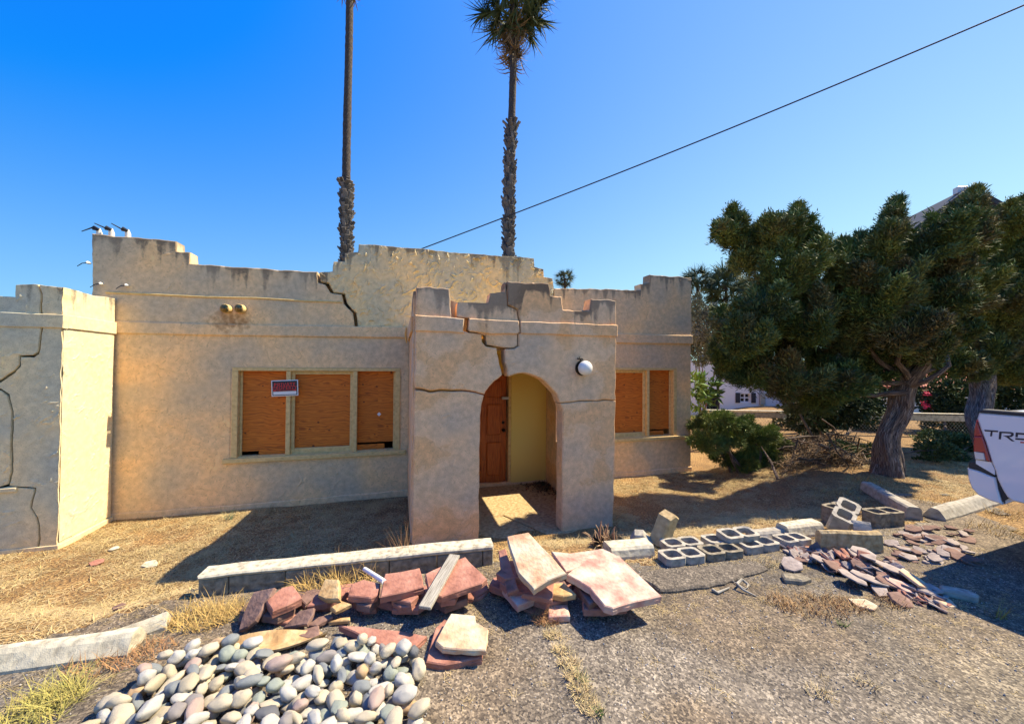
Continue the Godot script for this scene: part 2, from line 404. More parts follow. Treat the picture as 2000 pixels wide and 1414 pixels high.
func make_materials() -> void:
	var S := 1024
	# asphalt: loose pale and dark aggregate
	var cells := bytes(nz(11, 0.16, 1, FastNoiseLite.TYPE_CELLULAR), S, S)
	var gn := nz(14, 0.2, 1, FastNoiseLite.TYPE_CELLULAR, FastNoiseLite.FRACTAL_NONE); gn.cellular_return_type = FastNoiseLite.RETURN_CELL_VALUE
	var grains := bytes(gn, S, S)
	var fine := bytes(nz(12, 0.2, 2), S, S)
	var big := bytes(nz(13, 0.012, 4), S, S)
	var mix := PackedByteArray(); mix.resize(S * S)
	var hh := PackedByteArray(); hh.resize(S * S)
	for i in S * S:
		mix[i] = int(clampf(124 + (grains[i] - 128) * 0.62 + (fine[i] - 128) * 0.35 + (big[i] - 128) * 0.3, 0, 255))
		hh[i] = int(clampf(128 + (grains[i] - 128) * 0.5 + (cells[i] - 128) * -0.15 + (fine[i] - 128) * 0.15, 0, 255))
	M.asphalt = world_mat(picture(ramp_bytes(mix, [[0.0, 66, 62, 58], [0.3, 116, 110, 101], [0.6, 152, 144, 131], [0.8, 196, 187, 170], [1.0, 236, 228, 210]]), S, S), grey(hh, S, S), 2.3, 0.7, 0.95)
	M.asphalt.vertex_color_use_as_albedo = true
	# soil with old straw trodden in
	var soil := bytes(nz(21, 0.05, 5), S, S)
	M.soil = world_mat(picture(ramp_bytes(soil, [[0.0, 90, 70, 44], [0.45, 144, 115, 72], [0.7, 178, 146, 94], [1.0, 206, 176, 122]]), S, S), grey(soil, S, S), 2.0, 2.5, 0.97)
	M.soil.vertex_color_use_as_albedo = true
	# concrete
	var T := 512
	var c1 := bytes(nz(31, 0.02, 5), T, T); var c2 := bytes(nz(32, 0.25, 2), T, T)
	var cm := PackedByteArray(); cm.resize(T * T)
	for i in T * T: cm[i] = int(clampf(128 + (c1[i] - 128) * 0.7 + (c2[i] - 128) * 0.22, 0, 255))
	M.concrete = world_mat(picture(ramp_bytes(cm, [[0.0, 92, 88, 78], [0.35, 148, 142, 128], [0.7, 178, 172, 156], [1.0, 204, 198, 180]]), T, T), grey(cm, T, T), 0.9, 0.8, 0.94)
	M.dark_concrete = world_mat(picture(ramp_bytes(cm, [[0.0, 70, 64, 52], [0.4, 122, 114, 96], [0.7, 152, 143, 122], [1.0, 180, 171, 148]]), T, T), grey(cm, T, T), 0.7, 1.2, 0.95)
	M.white_paint = world_mat(picture(ramp_bytes(cm, [[0.0, 96, 90, 76], [0.3, 160, 152, 130], [0.5, 196, 188, 162], [1.0, 210, 203, 178]]), T, T), grey(cm, T, T), 0.8, 0.8, 0.85)
	M.tan_stone = world_mat(picture(ramp_bytes(cm, [[0.0, 120, 100, 66], [0.4, 172, 148, 104], [0.7, 194, 172, 128], [1.0, 214, 196, 156]]), T, T), grey(cm, T, T), 0.7, 1.0, 0.95)
	# plywood: long wavering grain across the sheet, and knots
	var ply := PackedByteArray(); ply.resize(T * T)
	var warp := nz(41, 0.006, 3); var grain := nz(42, 0.05, 3)
	var knots := []
	var kr := RandomNumberGenerator.new(); kr.seed = 5
	for i in 11: knots.push_back([kr.randf() * T, kr.randf() * T, kr.randf_range(3.0, 6.0)])
	for j in T:
		for i in T:
			var yy := j + warp.get_noise_2d(i * 0.6, j * 2.0) * 26.0
			var knot := 0.0
			for q in knots:
				var dx: float = i - q[0]; var dy: float = j - q[1]
				if absf(dx) < 60.0 and absf(dy) < 40.0:
					yy += signf(dy + 0.01) * 14.0 * exp(-(dx * dx) / 500.0 - absf(dy) / 9.0)
					if dx * dx * 0.5 + dy * dy < q[2] * q[2]: knot = 1.0
			var val := 0.5 + 0.34 * grain.get_noise_2d(i * 0.1, yy * 3.4) + 0.22 * sin(yy * 0.34 + warp.get_noise_2d(i * 0.5, j * 3.0) * 5.0)
			if knot > 0.0: val = 0.02
			ply[j * T + i] = int(clampf(val * 255.0, 0, 255))
	M.plywood = StandardMaterial3D.new(); M.plywood.roughness = 0.75
	M.plywood.albedo_texture = picture(ramp_bytes(ply, [[0.0, 96, 42, 8], [0.12, 160, 80, 18], [0.35, 200, 106, 24], [0.7, 212, 118, 30], [1.0, 220, 132, 44]]), T, T)
	M.plywood.uv1_scale = Vector3(0.82, 0.82, 1)
	# door wood, upright grain
	var dw := PackedByteArray(); dw.resize(T * T)
	for j in T:
		for i in T: dw[j * T + i] = int(clampf(128 + 150.0 * grain.get_noise_2d(i * 3.6 + warp.get_noise_2d(i, j) * 8.0, j * 0.1), 0, 255))
	M.door = StandardMaterial3D.new(); M.door.roughness = 0.55
	M.door.albedo_texture = picture(ramp_bytes(dw, [[0.0, 116, 52, 14], [0.5, 184, 92, 26], [1.0, 216, 124, 44]]), T, T)
	# grey weathered board
	M.board = StandardMaterial3D.new(); M.board.roughness = 0.9
	M.board.albedo_texture = picture(ramp_bytes(dw, [[0.0, 84, 78, 66], [0.5, 160, 154, 138], [1.0, 200, 196, 180]]), T, T)
	M.board.uv1_scale = Vector3(2, 2, 1)
	# flagstone faces in several tones
	var f1 := bytes(nz(51, 0.008, 3), T, T); var f2 := bytes(nz(52, 0.04, 5), T, T)
	var fm := PackedByteArray(); fm.resize(T * T)
	for i in T * T: fm[i] = int(clampf(128 + (f1[i] - 128) * 0.75 + (f2[i] - 128) * 0.16, 0, 255))
	var fb := grey(f2, T, T)
	var tones := {
		"flag_red": [[0.0, 104, 66, 52], [0.4, 156, 106, 88], [0.7, 176, 128, 108], [1.0, 192, 152, 132]],
		"flag_pink": [[0.0, 150, 104, 90], [0.35, 192, 142, 124], [0.55, 202, 170, 148], [0.75, 204, 194, 170], [1.0, 212, 204, 182]],
		"flag_cream": [[0.0, 172, 122, 92], [0.35, 198, 162, 126], [0.6, 200, 188, 158], [1.0, 208, 202, 178]],
		"flag_purple": [[0.0, 74, 54, 46], [0.4, 116, 90, 78], [0.7, 142, 114, 100], [1.0, 170, 144, 128]],
		"flag_grey": [[0.0, 92, 82, 78], [0.4, 144, 132, 124], [0.7, 172, 160, 150], [1.0, 196, 188, 178]],
		"flag_gold": [[0.0, 122, 92, 60], [0.4, 174, 140, 92], [0.7, 206, 184, 136], [1.0, 220, 206, 168]]}
	for k in tones: M[k] = world_mat(picture(ramp_bytes(fm, tones[k]), T, T), fb, 0.8, 0.4, 0.9, false)
	# bark
	var bk := PackedByteArray(); bk.resize(T * T)
	for j in T:
		for i in T: bk[j * T + i] = int(clampf(128 + 260.0 * grain.get_noise_2d(i * 1.6 + warp.get_noise_2d(i * 2.0, j) * 14.0, j * 0.16), 0, 255))
	M.bark = world_mat(picture(ramp_bytes(bk, [[0.0, 72, 58, 48], [0.4, 116, 98, 84], [0.7, 142, 124, 108], [1.0, 166, 150, 134]]), T, T), grey(bk, T, T), 0.8, 2.2, 0.95); M.bark.uv1_triplanar = false; M.bark.uv1_world_triplanar = false; M.bark.uv1_scale = Vector3(2.2, 0.9, 1)
	M.palm_bark = world_mat(picture(ramp_bytes(bk, [[0.0, 36, 31, 28], [0.5, 70, 62, 55], [1.0, 100, 90, 80]]), T, T), grey(fm, T, T), 0.6, 3.0, 0.95)
	# stones of the cobble heap
	var sp := PackedByteArray(); sp.resize(T * T)
	for i in T * T: sp[i] = int(clampf(228 + (f1[i] - 128) * 0.2 + (c2[i] - 128) * 0.16, 0, 255))
	var speck := grey(sp, T, T)
	var st := [["cream", .62, .55, .41], ["pale", .58, .57, .52], ["sage", .33, .38, .33], ["slate", .24, .27, .29], ["mauve", .30, .28, .28], ["amber", .60, .42, .24], ["rose", .50, .38, .33], ["dark", .14, .15, .17], ["sand", .52, .46, .33]]
	for q in st:
		var m := world_mat(speck, fb, 0.22, 0.12, 0.62, false); m.albedo_color = lin(q[1] * 1.04, q[2] * 1.02, q[3] * 0.95)
		M["stone_" + q[0]] = m
	# plain ones
	M.leaf = StandardMaterial3D.new(); M.leaf.roughness = 0.75; M.leaf.vertex_color_use_as_albedo = true; M.leaf.backlight = Color(0.7, 0.8, 0.3); M.leaf.cull_mode = BaseMaterial3D.CULL_DISABLED
	M.straw = StandardMaterial3D.new(); M.straw.roughness = 0.85; M.straw.vertex_color_use_as_albedo = true; M.straw.cull_mode = BaseMaterial3D.CULL_DISABLED
	M.trim = world_mat(picture(ramp_bytes(cm, [[0.0, 138, 110, 62], [0.3, 206, 174, 112], [0.6, 224, 192, 128], [1.0, 232, 206, 146]]), T, T), grey(cm, T, T), 0.9, 0.5, 0.8)
	M.black = mat(.012, .012, .013, 0.6)
	M.bronze = mat(.03, .025, .02, 0.4, 0.8)
	M.globe = mat(.78, .76, .68, 0.25)
	M.white = mat(.75, .75, .72, 0.5)
	M.metal = mat(.42, .42, .41, 0.45, 0.7)
	M.inner = mat(.82, .63, .18, 0.95)
	M.ceramic = mat(.66, .64, .58, 0.35)
	M.cable = mat(.012, .012, .014, 0.6)
	M.pot = mat(.016, .016, .017, 0.5)
	M.roofing = mat(.16, .15, .14, 0.95)
	M.red = mat(.55, .03, .03, 0.5)
	M.sign_black = mat(.02, .02, .022, 0.5)
	M.tile = mat(.42, .13, .07, 0.85)
	M.house_white = mat(.76, .74, .69, 0.9)
	M.glass = mat(.03, .035, .04, 0.1)
	M.rail = world_mat(M.white_paint.albedo_texture, M.white_paint.heightmap_texture, 1.1, 0.6, 0.85)
	M.truck_paint = mat(.74, .75, .76, 0.22); M.truck_paint.clearcoat_enabled = true; M.truck_paint.clearcoat = 0.8; M.truck_paint.clearcoat_roughness = 0.06
	M.lens_red = mat(.36, .012, .014, 0.12); M.lens_red.clearcoat_enabled = true
	M.lens_clear = mat(.7, .66, .58, 0.12)
	M.navy = mat(.012, .012, .03, 0.4)
	M.rubber = mat(.02, .02, .02, 0.85)
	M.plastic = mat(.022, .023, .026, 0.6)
# ---------------------------------------------------------------- sky, sun, camera
const SUN_TURN := 18.5      # degrees from +x towards -z
const SUN_HIGH := 51.3
func sun_dir() -> Vector3:
	var a := deg_to_rad(SUN_TURN); var e := deg_to_rad(SUN_HIGH)
	return Vector3(cos(e) * cos(a), sin(e), -cos(e) * sin(a))
func make_sky() -> Sky:
	var w := 256; var h := 128
	var im := Image.create(w, h, false, Image.FORMAT_RGBF)
	var sd := sun_dir()
	for j in h:
		var el := PI * (0.5 - (j + 0.5) / h)
		for i in w:
			var az := TAU * (i + 0.5) / w
			var d := Vector3(sin(az) * cos(el), sin(el), -cos(az) * cos(el))
			# clear sky: paler towards the horizon and towards the sun, deepest blue away from both
			var low := exp(-rad_to_deg(maxf(asin(clampf(d.y, -1.0, 1.0)), 0.0)) / 18.0)
			var gap := rad_to_deg(acos(clampf(d.dot(sd), -1.0, 1.0))) / 70.0
			var near := exp(-gap * gap)
			var c := Vector3(maxf(0.006, 0.542 * low + 0.362 * near + 0.585 * low * near - 0.22), maxf(0.14, 0.707 * low + 0.385 * near + 0.72 * low * near - 0.034), 0.80 + 0.10 * low + 0.25 * near)
			if d.y < 0.0: c = c.lerp(Vector3(0.2, 0.18, 0.15), smoothstep(0.0, 0.12, -d.y))
			im.set_pixel(i, j, Color(c.x, c.y, c.z))
	var pm := PanoramaSkyMaterial.new(); pm.panorama = ImageTexture.create_from_image(im); pm.energy_multiplier = SKY_ENERGY
	var s := Sky.new(); s.sky_material = pm
	return s

# ---------------------------------------------------------------- ground
func spaced(lo: float, hi: float, step: float, far: float) -> PackedFloat32Array:
	var mid := []
	var x := lo
	while x <= hi + 1e-4: mid.push_back(x); x += step
	var r := []
	var d := step * 2.0; x = lo
	var before := []
	while x > -far: x -= d; d *= 1.35; before.push_front(x)
	d = step * 2.0; x = mid[-1]
	var after := []
	while x < far: x += d; d *= 1.35; after.push_back(x)
	r.append_array(before); r.append_array(mid); r.append_array(after)
	return PackedFloat32Array(r)
func sheet(xs: PackedFloat32Array, zs: PackedFloat32Array, y_of: Callable, c_of: Callable, keep: Callable) -> ArrayMesh:
	var w := xs.size(); var h := zs.size()
	var v := PackedVector3Array(); var n := PackedVector3Array(); var c := PackedColorArray(); var ix := PackedInt32Array()
	v.resize(w * h); n.resize(w * h); c.resize(w * h)
	for j in h:
		for i in w:
			v[j * w + i] = Vector3(xs[i], y_of.call(xs[i], zs[j]), zs[j])
			c[j * w + i] = c_of.call(xs[i], zs[j])
	for j in h:
		for i in w:
			var a := v[j * w + mini(i + 1, w - 1)] - v[j * w + maxi(i - 1, 0)]
			var b := v[mini(j + 1, h - 1) * w + i] - v[maxi(j - 1, 0) * w + i]
			n[j * w + i] = b.cross(a).normalized()
			if i < w - 1 and j < h - 1 and keep.call((xs[i] + xs[i + 1]) * 0.5, (zs[j] + zs[j + 1]) * 0.5):
				var k := j * w + i
				ix.append_array(PackedInt32Array([k, k + 1, k + w, k + 1, k + w + 1, k + w]))
	var a := []; a.resize(Mesh.ARRAY_MAX)
	a[Mesh.ARRAY_VERTEX] = v; a[Mesh.ARRAY_NORMAL] = n; a[Mesh.ARRAY_COLOR] = c; a[Mesh.ARRAY_INDEX] = ix
	var m := ArrayMesh.new(); m.add_surface_from_arrays(Mesh.PRIMITIVE_TRIANGLES, a)
	return m
var patch_n: FastNoiseLite
func is_asphalt(x: float, z: float) -> bool:
	var s := behind_edge(x, z)
	return s < -0.03 + patch_n.get_noise_2d(x * 14.0, z * 14.0) * 0.16 + patch_n.get_noise_2d(x * 60.0, z * 60.0) * 0.06 - 0.55 * smoothstep(-1.6, -3.2, x) * smoothstep(-0.2, -1.6, s + 0.6) and x < 5.6 + patch_n.get_noise_2d(x * 20.0, z * 20.0) and z > -5.4
func make_ground() -> void:
	patch_n = nz(77, 0.05, 4)
	var soil_c := func(x, z):
		var a := patch_n.get_noise_2d(x * 6.0, z * 6.0); var b := patch_n.get_noise_2d(x * 40.0, z * 40.0)
		var t := 0.8 + a * 0.35 + b * 0.3
		return Color(t, t * (0.95 + a * 0.06), t * 0.9)
	var m := sheet(spaced(-8.0, 9.5, 0.06, 400.0), spaced(-12.0, 0.6, 0.06, 400.0), func(x, z): return ground_y(x, z), soil_c, func(_x, _z): return true)
	setting("ground", m, M.soil)
	var asph_c := func(x, z):
		var a := patch_n.get_noise_2d(x * 5.0 + 40.0, z * 5.0); var b := patch_n.get_noise_2d(x * 30.0, z * 30.0); var d := patch_n.get_noise_2d(x * 9.0 - 70.0, z * 9.0)
		var t := 0.57 + a * 0.24 + b * 0.12
		# brown silt washed over the asphalt beside the shards, and a paler dusty part beyond it
		var silt := smoothstep(0.9, 0.2, Vector2((x - 1.75) / 1.0, (z + 2.75) / 0.55).length() + d * 0.5) + 0.8 * smoothstep(0.0, 0.4, d + a * 0.5)
		var dust := smoothstep(1.0, 0.3, Vector2((x - 3.0) / 1.6, (z + 1.9) / 0.9).length() + a * 0.7)
		var c := Color(t * 1.0, t * 0.955, t * 0.875)
		c = c.lerp(Color(0.56, 0.46, 0.33) * (0.9 + b * 0.5), clampf(silt, 0.0, 0.65))
		return c.lerp(Color(0.66, 0.62, 0.50) * (0.95 + b * 0.4), clampf(dust, 0.0, 0.85))
	var m2 := sheet(spaced(-6.0, 7.0, 0.05, 60.0), spaced(-5.4, 0.6, 0.05, 60.0), func(x, z): return ground_y(x, z) + 0.012, asph_c, is_asphalt)
	setting("asphalt_drive", m2, M.asphalt)
	# a newer patch laid on top, with its own edge
	var pp := PackedVector2Array()
	for q in [[1232, 1120], [1290, 1112], [1400, 1106], [1480, 1096], [1500, 1110], [1440, 1131], [1380, 1148], [1290, 1154], [1262, 1136]]:
		var w := at_y(q[0], q[1], 0.03); pp.push_back(Vector2(w.x, -w.z))
	var pm := MB.new(); pm.colored = true; pm.col = Color(0.47, 0.44, 0.4); pm.prism(rough(pp, 0.03, 0.012), 0.036, 0.0, 0.012, Transform3D(Basis(Vector3(1, 0, 0), Vector3(0, 0, -1), Vector3(0, 1, 0)), Vector3.ZERO))
	setting("asphalt_drive", pm, M.asphalt)

# ---------------------------------------------------------------- the house
func clad(mb: MB, m: Material, poly: PackedVector2Array, z: float, cell := 0.02, t := Transform3D.IDENTITY, inset := 0.013) -> void:
	for p in Geometry2D.offset_polygon(poly, -inset): mb.relief(p, z + 0.0012, cell, relief_of[m], t)
func rect_wall(mb: MB, x0: float, x1: float, y0: float, y1: float, holes: Array, z1: float, z0: float) -> void:
	var xs := [x0, x1]; var ys := [y0, y1]
	for q in holes:
		for k in [q[0], q[1]]: if not xs.has(k): xs.push_back(k)
		for k in [q[2], q[3]]: if not ys.has(k): ys.push_back(k)
	xs.sort(); ys.sort()
	var full := func(i, j):
		if i < 0 or j < 0 or i >= xs.size() - 1 or j >= ys.size() - 1: return false
		var cx: float = (xs[i] + xs[i + 1]) * 0.5; var cy: float = (ys[j] + ys[j + 1]) * 0.5
		for q in holes: if cx > q[0] and cx < q[1] and cy > q[2] and cy < q[3]: return false
		return true
	for i in xs.size() - 1:
		for j in ys.size() - 1:
			if not full.call(i, j): continue
			var a: float = xs[i]; var b: float = xs[i + 1]; var c: float = ys[j]; var d: float = ys[j + 1]
			mb.quad(Vector3(a, c, z1), Vector3(b, c, z1), Vector3(b, d, z1), Vector3(a, d, z1))
			mb.quad(Vector3(b, c, z0), Vector3(a, c, z0), Vector3(a, d, z0), Vector3(b, d, z0))
			if not full.call(i - 1, j): mb.quad(Vector3(a, c, z0), Vector3(a, c, z1), Vector3(a, d, z1), Vector3(a, d, z0))
			if not full.call(i + 1, j): mb.quad(Vector3(b, c, z1), Vector3(b, c, z0), Vector3(b, d, z0), Vector3(b, d, z1))
			if not full.call(i, j - 1): mb.quad(Vector3(a, c, z0), Vector3(b, c, z0), Vector3(b, c, z1), Vector3(a, c, z1))
			if not full.call(i, j + 1): mb.quad(Vector3(a, d, z1), Vector3(b, d, z1), Vector3(b, d, z0), Vector3(a, d, z0))
func mbox(parent: Node, called: String, m: Material, x0: float, x1: float, y0: float, y1: float, z0: float, z1: float, ch := 0.0) -> MeshInstance3D:
	var mb := MB.new(); mb.box(Vector3(x0, y0, z0), Vector3(x1, y1, z1), ch)
	return part(parent, called, mb, m)
func window_part(x0: float, x1: float, y0: float, y1: float, splits: Array, sill0: float, sill1: float) -> Node3D:
	var w := Node3D.new(); w.name = "window"; house.add_child(w, true)
	# outer casing, proud of the stucco
	var f := MB.new()
	f.box(Vector3(x0 - 0.035, y0 - 0.0, -0.10), Vector3(x0 + 0.045, y1, 0.022), 0.005)
	f.box(Vector3(x1 - 0.045, y0, -0.10), Vector3(x1 + 0.035, y1, 0.022), 0.005)
	f.box(Vector3(x0 - 0.035, y1 + 0.0005, -0.10), Vector3(x1 + 0.035, y1 + 0.055, 0.02), 0.005)
	part(w, "frame", f, M.trim)
	var edges := [x0 + 0.046]; for s in splits: edges.push_back(s)
	edges.push_back(x1 - 0.046)
	for s in splits:
		var mu := MB.new(); mu.box(Vector3(s - 0.032, y0 + 0.001, -0.09), Vector3(s + 0.032, y1 - 0.001, 0.012), 0.005)
		part(w, "mullion", mu, M.trim)
	for i in edges.size() - 1:
		var a: float = edges[i] + (0.033 if i > 0 else 0.0); var b: float = edges[i + 1] - (0.033 if i < edges.size() - 2 else 0.0)
		var lift := 0.07 + 0.03 * ((i * 7) % 3)
		var pb := MB.new()
		var fixed := (edges.size() == 4 and i == 1)
		if fixed:
			# the fixed light in the middle keeps its sash round the board
			var sh := MB.new()
			sh.box(Vector3(a, y0 + 0.002, -0.085), Vector3(a + 0.05, y1 - 0.002, -0.045), 0.004); sh.box(Vector3(b - 0.05, y0 + 0.002, -0.085), Vector3(b, y1 - 0.002, -0.045), 0.004)
			sh.box(Vector3(a + 0.051, y1 - 0.055, -0.085), Vector3(b - 0.051, y1 - 0.002, -0.047), 0.004); sh.box(Vector3(a + 0.051, y0 + 0.002, -0.085), Vector3(b - 0.051, y0 + 0.095, -0.047), 0.004)
			part(w, "sash", sh, M.trim)
			pb.box(Vector3(a + 0.02, y0 + 0.05, -0.115), Vector3(b - 0.02, y1 - 0.02, -0.098), 0.0)
		else:
			pb.box(Vector3(a - 0.01, y0 + lift, -0.125), Vector3(b + 0.01, y1 + 0.01, -0.108), 0.0)
			var sl := MB.new(); sl.box(Vector3(lerpf(a, b, 0.0 if i == 2 else 0.4), y0 + 0.012, -0.104), Vector3(lerpf(a, b, 0.72 if i == 2 else 1.0), y0 + 0.1, -0.088), 0.002)
			part(w, "wooden_strip", sl, M.plywood)
			var hs := MB.new()
			hs.box(Vector3(a + (0.0 if i == 0 else b - a - 0.03), y0 + 0.01, -0.10), Vector3(a + 0.03 + (0.0 if i == 0 else b - a - 0.03), y1 - 0.01, -0.075), 0.003)
			part(w, "jamb", hs, M.trim)
		part(w, "plywood_board", pb, M.plywood)
	var si := MB.new()
	si.box(Vector3(sill0, y0 - 0.075, -0.1), Vector3(sill1, y0 - 0.002, 0.055), 0.008)
	si.box(Vector3(x0 + 0.01, y0 - 0.001, -0.1), Vector3(x1 - 0.01, y0 + 0.012, 0.0), 0.003)
	part(w, "sill", si, M.trim)
	return w
func make_house() -> void:
	house = thing("stucco_house", "cracked beige stucco house with stepped parapet, boarded windows and broken arched porch", "house", house_t)
	var top := [[-0.3, 3.62], [0.75, 3.62], [0.77, 3.46], [0.94, 3.46], [0.96, 3.30], [2.84, 3.30], [2.86, 3.5], [3.32, 3.66], [3.34, 3.84], [6.46, 3.84], [6.48, 3.68], [6.66, 3.68], [6.86, 3.5], [6.88, 3.33], [8.83, 3.36], [8.85, 3.5], [9.04, 3.5], [9.06, 3.73], [10.2, 3.73]]
	M.front = stucco(1536, 640, -0.5, -0.7, 11.0, 4.6, [238, 203, 153], top, 101, 12.0, 0.0, [[1.42, 2.44, 0.22, 0.2], [1.6, 2.44, 0.2, 0.18]], 0.016)
	M.centre = stucco(1024, 512, 2.4, 2.2, 4.8, 2.4, [228, 206, 158], top, 111, 130.0, 0.0, [], 0.05, 0.3)
	var ptop := [[4.1, 2.72], [4.82, 2.72], [4.84, 2.55], [5.4, 2.55], [5.42, 2.64], [5.55, 2.66], [5.6, 2.78], [6.15, 2.78], [6.16, 2.66], [6.28, 2.66], [6.3, 2.5], [6.55, 2.5], [6.57, 2.68], [7.0, 2.68]]
	M.porch = stucco(768, 768, 4.0, -0.7, 3.6, 3.6, [238, 198, 152], ptop, 121, 10.0, 1.0, [], 0.014, 0.7)
	# ----- front wall below the cornice
	var w := MB.new()
	rect_wall(w, -0.24, 10.1, -0.75, 2.40, [[1.56, 3.99, 0.31, 1.66], [7.26, 9.69, 0.31, 1.70], [5.08, 5.98, -0.45, 1.62]], 0.0, -0.22)
	for q in [[-0.2, 1.5, -0.4, 2.21], [1.5, 4.05, -0.4, 0.23], [1.5, 4.05, 1.72, 2.21], [4.05, 4.165, -0.4, 2.21], [6.935, 7.2, -0.4, 2.21], [7.2, 9.75, -0.4, 0.23], [7.2, 9.75, 1.76, 2.21], [9.75, 10.09, -0.4, 2.21]]:
		w.relief(PackedVector2Array([Vector2(q[0], q[2]), Vector2(q[1], q[2]), Vector2(q[1], q[3]), Vector2(q[0], q[3])]), 0.0012, 0.022, relief_of[M.front])
	part(house, "wall", w, M.front)
	# ----- parapets above the cornice, parted by the crack
	var p := MB.new()
	var pg := rough(hpoly([178, 457, 343, 470, 343, 490, 371, 493, 371, 515, 420, 518, 520, 525, 619, 531, 620, 552, 634, 556, 644, 571, 666, 576, 670, 593, 689, 611, 691, 641, 430, 640, 178, 636], 0.0), 0.035, 0.009); p.prism(pg, 0.0, -0.24, 0.012); clad(p, M.front, pg, 0.0)
	part(house, "parapet", p, M.front)
	p = MB.new()
	pg = rough(hpoly([623, 532, 650, 529, 650, 511, 672, 511, 674, 494, 699, 492, 701, 476, 780, 482, 899, 494, 1043, 504, 1044, 521, 1062, 525, 1063, 541, 1080, 544, 1082, 564, 1082, 650, 697, 640, 695, 611, 677, 592, 673, 575, 650, 570, 641, 554, 625, 550], -0.015), 0.035, 0.009); p.prism(pg, -0.015, -0.30, 0.014); clad(p, M.centre, pg, -0.015, 0.011)
	part(house, "parapet", p, M.centre, "raised middle of the parapet with heavy trowelled stucco")
	p = MB.new()
	pg = rough(hpoly([1083, 563, 1160, 564, 1252, 567, 1252, 554, 1270, 552, 1270, 537, 1351, 542, 1351, 661, 1083, 658], 0.0), 0.035, 0.009); p.prism(pg, 0.0, -0.24, 0.012); clad(p, M.front, pg, 0.0)
	part(house, "parapet", p, M.front)
	p = MB.new(); p.prism(hpoly([600, 541, 712, 541, 712, 640, 600, 640], -0.3), -0.305, -0.36); part(house, "backing", p, M.front)
	# ----- cornice band, in two runs
	var c := MB.new()
	c.prism(rough(hpoly([170, 625, 208, 626, 400, 632, 500, 634, 694, 637, 830, 639, 1300, 654, 1354, 655, 1354, 672, 1200, 670, 800, 660, 400, 655, 208, 650, 170, 650], 0.03), 0.09, 0.003), 0.035, -0.1, 0.012)
	part(house, "cornice", c, M.front)
	var cd := MB.new()
	var cpts := []
	for q in [[206, 571], [300, 575], [400, 580], [499, 582], [600, 588], [668, 590]]:
		var e := hp(q[0], q[1], 0.01); cpts.push_back(Vector3(e.x, e.y, 0.012))
	cd.tube(cpts, [.014, .014, .014, .014, .014, .014], 8)
	part(house, "conduit", cd, M.trim)
	# ----- plinth
	var pl := MB.new()
	pl.prism(rough(PackedVector2Array([Vector2(0.0, -0.75), Vector2(10.12, -0.75), Vector2(10.12, -0.38), Vector2(7.0, -0.40), Vector2(4.1, -0.39), Vector2(2.0, -0.41), Vector2(0.0, -0.40)]), 0.1, 0.006), 0.022, -0.05, 0.01)
	part(house, "plinth", pl, M.front)
	# ----- windows
	window_part(1.56, 3.99, 0.31, 1.66, [2.30, 3.30], 1.42, 4.13)
	window_part(7.26, 9.69, 0.31, 1.70, [8.0, 9.02], 7.1, 9.98)
	# ----- door
	var d := Node3D.new(); d.name = "door"; house.add_child(d, true)
	var lf := MB.new(); lf.box(Vector3(5.10, -0.43, -0.13), Vector3(5.96, 1.60, -0.085), 0.004); part(d, "leaf", lf, M.door)
	for q in [[5.20, 5.48, -0.28, 0.34], [5.58, 5.86, -0.28, 0.34], [5.20, 5.48, 0.48, 1.05], [5.58, 5.86, 0.48, 1.05], [5.20, 5.86, 1.18, 1.50]]:
		var pn := MB.new(); pn.box(Vector3(q[0], q[2], -0.084), Vector3(q[1], q[3], -0.062), 0.016); part(d, "panel", pn, M.door)
	var kb := MB.new(); kb.tube([Vector3(5.90, 0.56, -0.085), Vector3(5.90, 0.56, -0.05), Vector3(5.90, 0.56, -0.04), Vector3(5.90, 0.56, -0.02), Vector3(5.90, 0.56, -0.005)], [.028, .014, .03, .034, .018], 12); part(d, "knob", kb, M.bronze)
	kb = MB.new(); kb.tube([Vector3(5.90, 0.70, -0.085), Vector3(5.90, 0.70, -0.06)], [.03, .026], 12); part(d, "deadbolt", kb, M.bronze)
	kb = MB.new(); kb.box(Vector3(5.86, 1.14, -0.083), Vector3(6.02, 1.19, 0.006), 0.003); part(d, "hasp", kb, M.metal)
	var jm := MB.new(); jm.box(Vector3(5.981, -0.45, -0.1), Vector3(6.03, 1.66, 0.012), 0.004); jm.box(Vector3(5.03, -0.45, -0.1), Vector3(5.079, 1.66, 0.012), 0.004); jm.box(Vector3(5.03, 1.661, -0.1), Vector3(6.03, 1.71, 0.012), 0.004); part(d, "frame", jm, M.trim)
	# ----- porch front: three broken pieces with the gaps between them, the first parted again by the level crack
	var O := 2.16
	var f := MB.new()
	pg = rough(hpoly([813, 560, 840, 560, 879, 565, 880, 620, 907, 622, 905, 645, 917, 650, 942, 653, 941, 669, 948, 676, 971, 680, 972, 691, 976, 713, 981, 733, 966, 743, 955, 756, 947, 771, 929, 765.5, 908, 762.5, 860, 762, 838, 762, 826, 760, 810, 759], O), 0.028, 0.009); f.prism(pg, O, O - 0.2, 0.012); clad(f, M.porch, pg, O)
	part(house, "porch_wall", f, M.porch, "upper corner of the porch front beside the wide crack")
	f = MB.new()
	pg = rough(hpoly([810, 763, 826, 764, 838, 766.5, 860, 765, 908, 765, 929, 767.5, 945.8, 773, 940.5, 789, 938, 812, 937, 840, 936, 960, 935, 1125, 805, 1125, 806, 960], O), 0.04, 0.006); f.prism(pg, O, O - 0.2, 0.012); clad(f, M.porch, pg, O)
	part(house, "porch_wall", f, M.porch)
	f = MB.new()
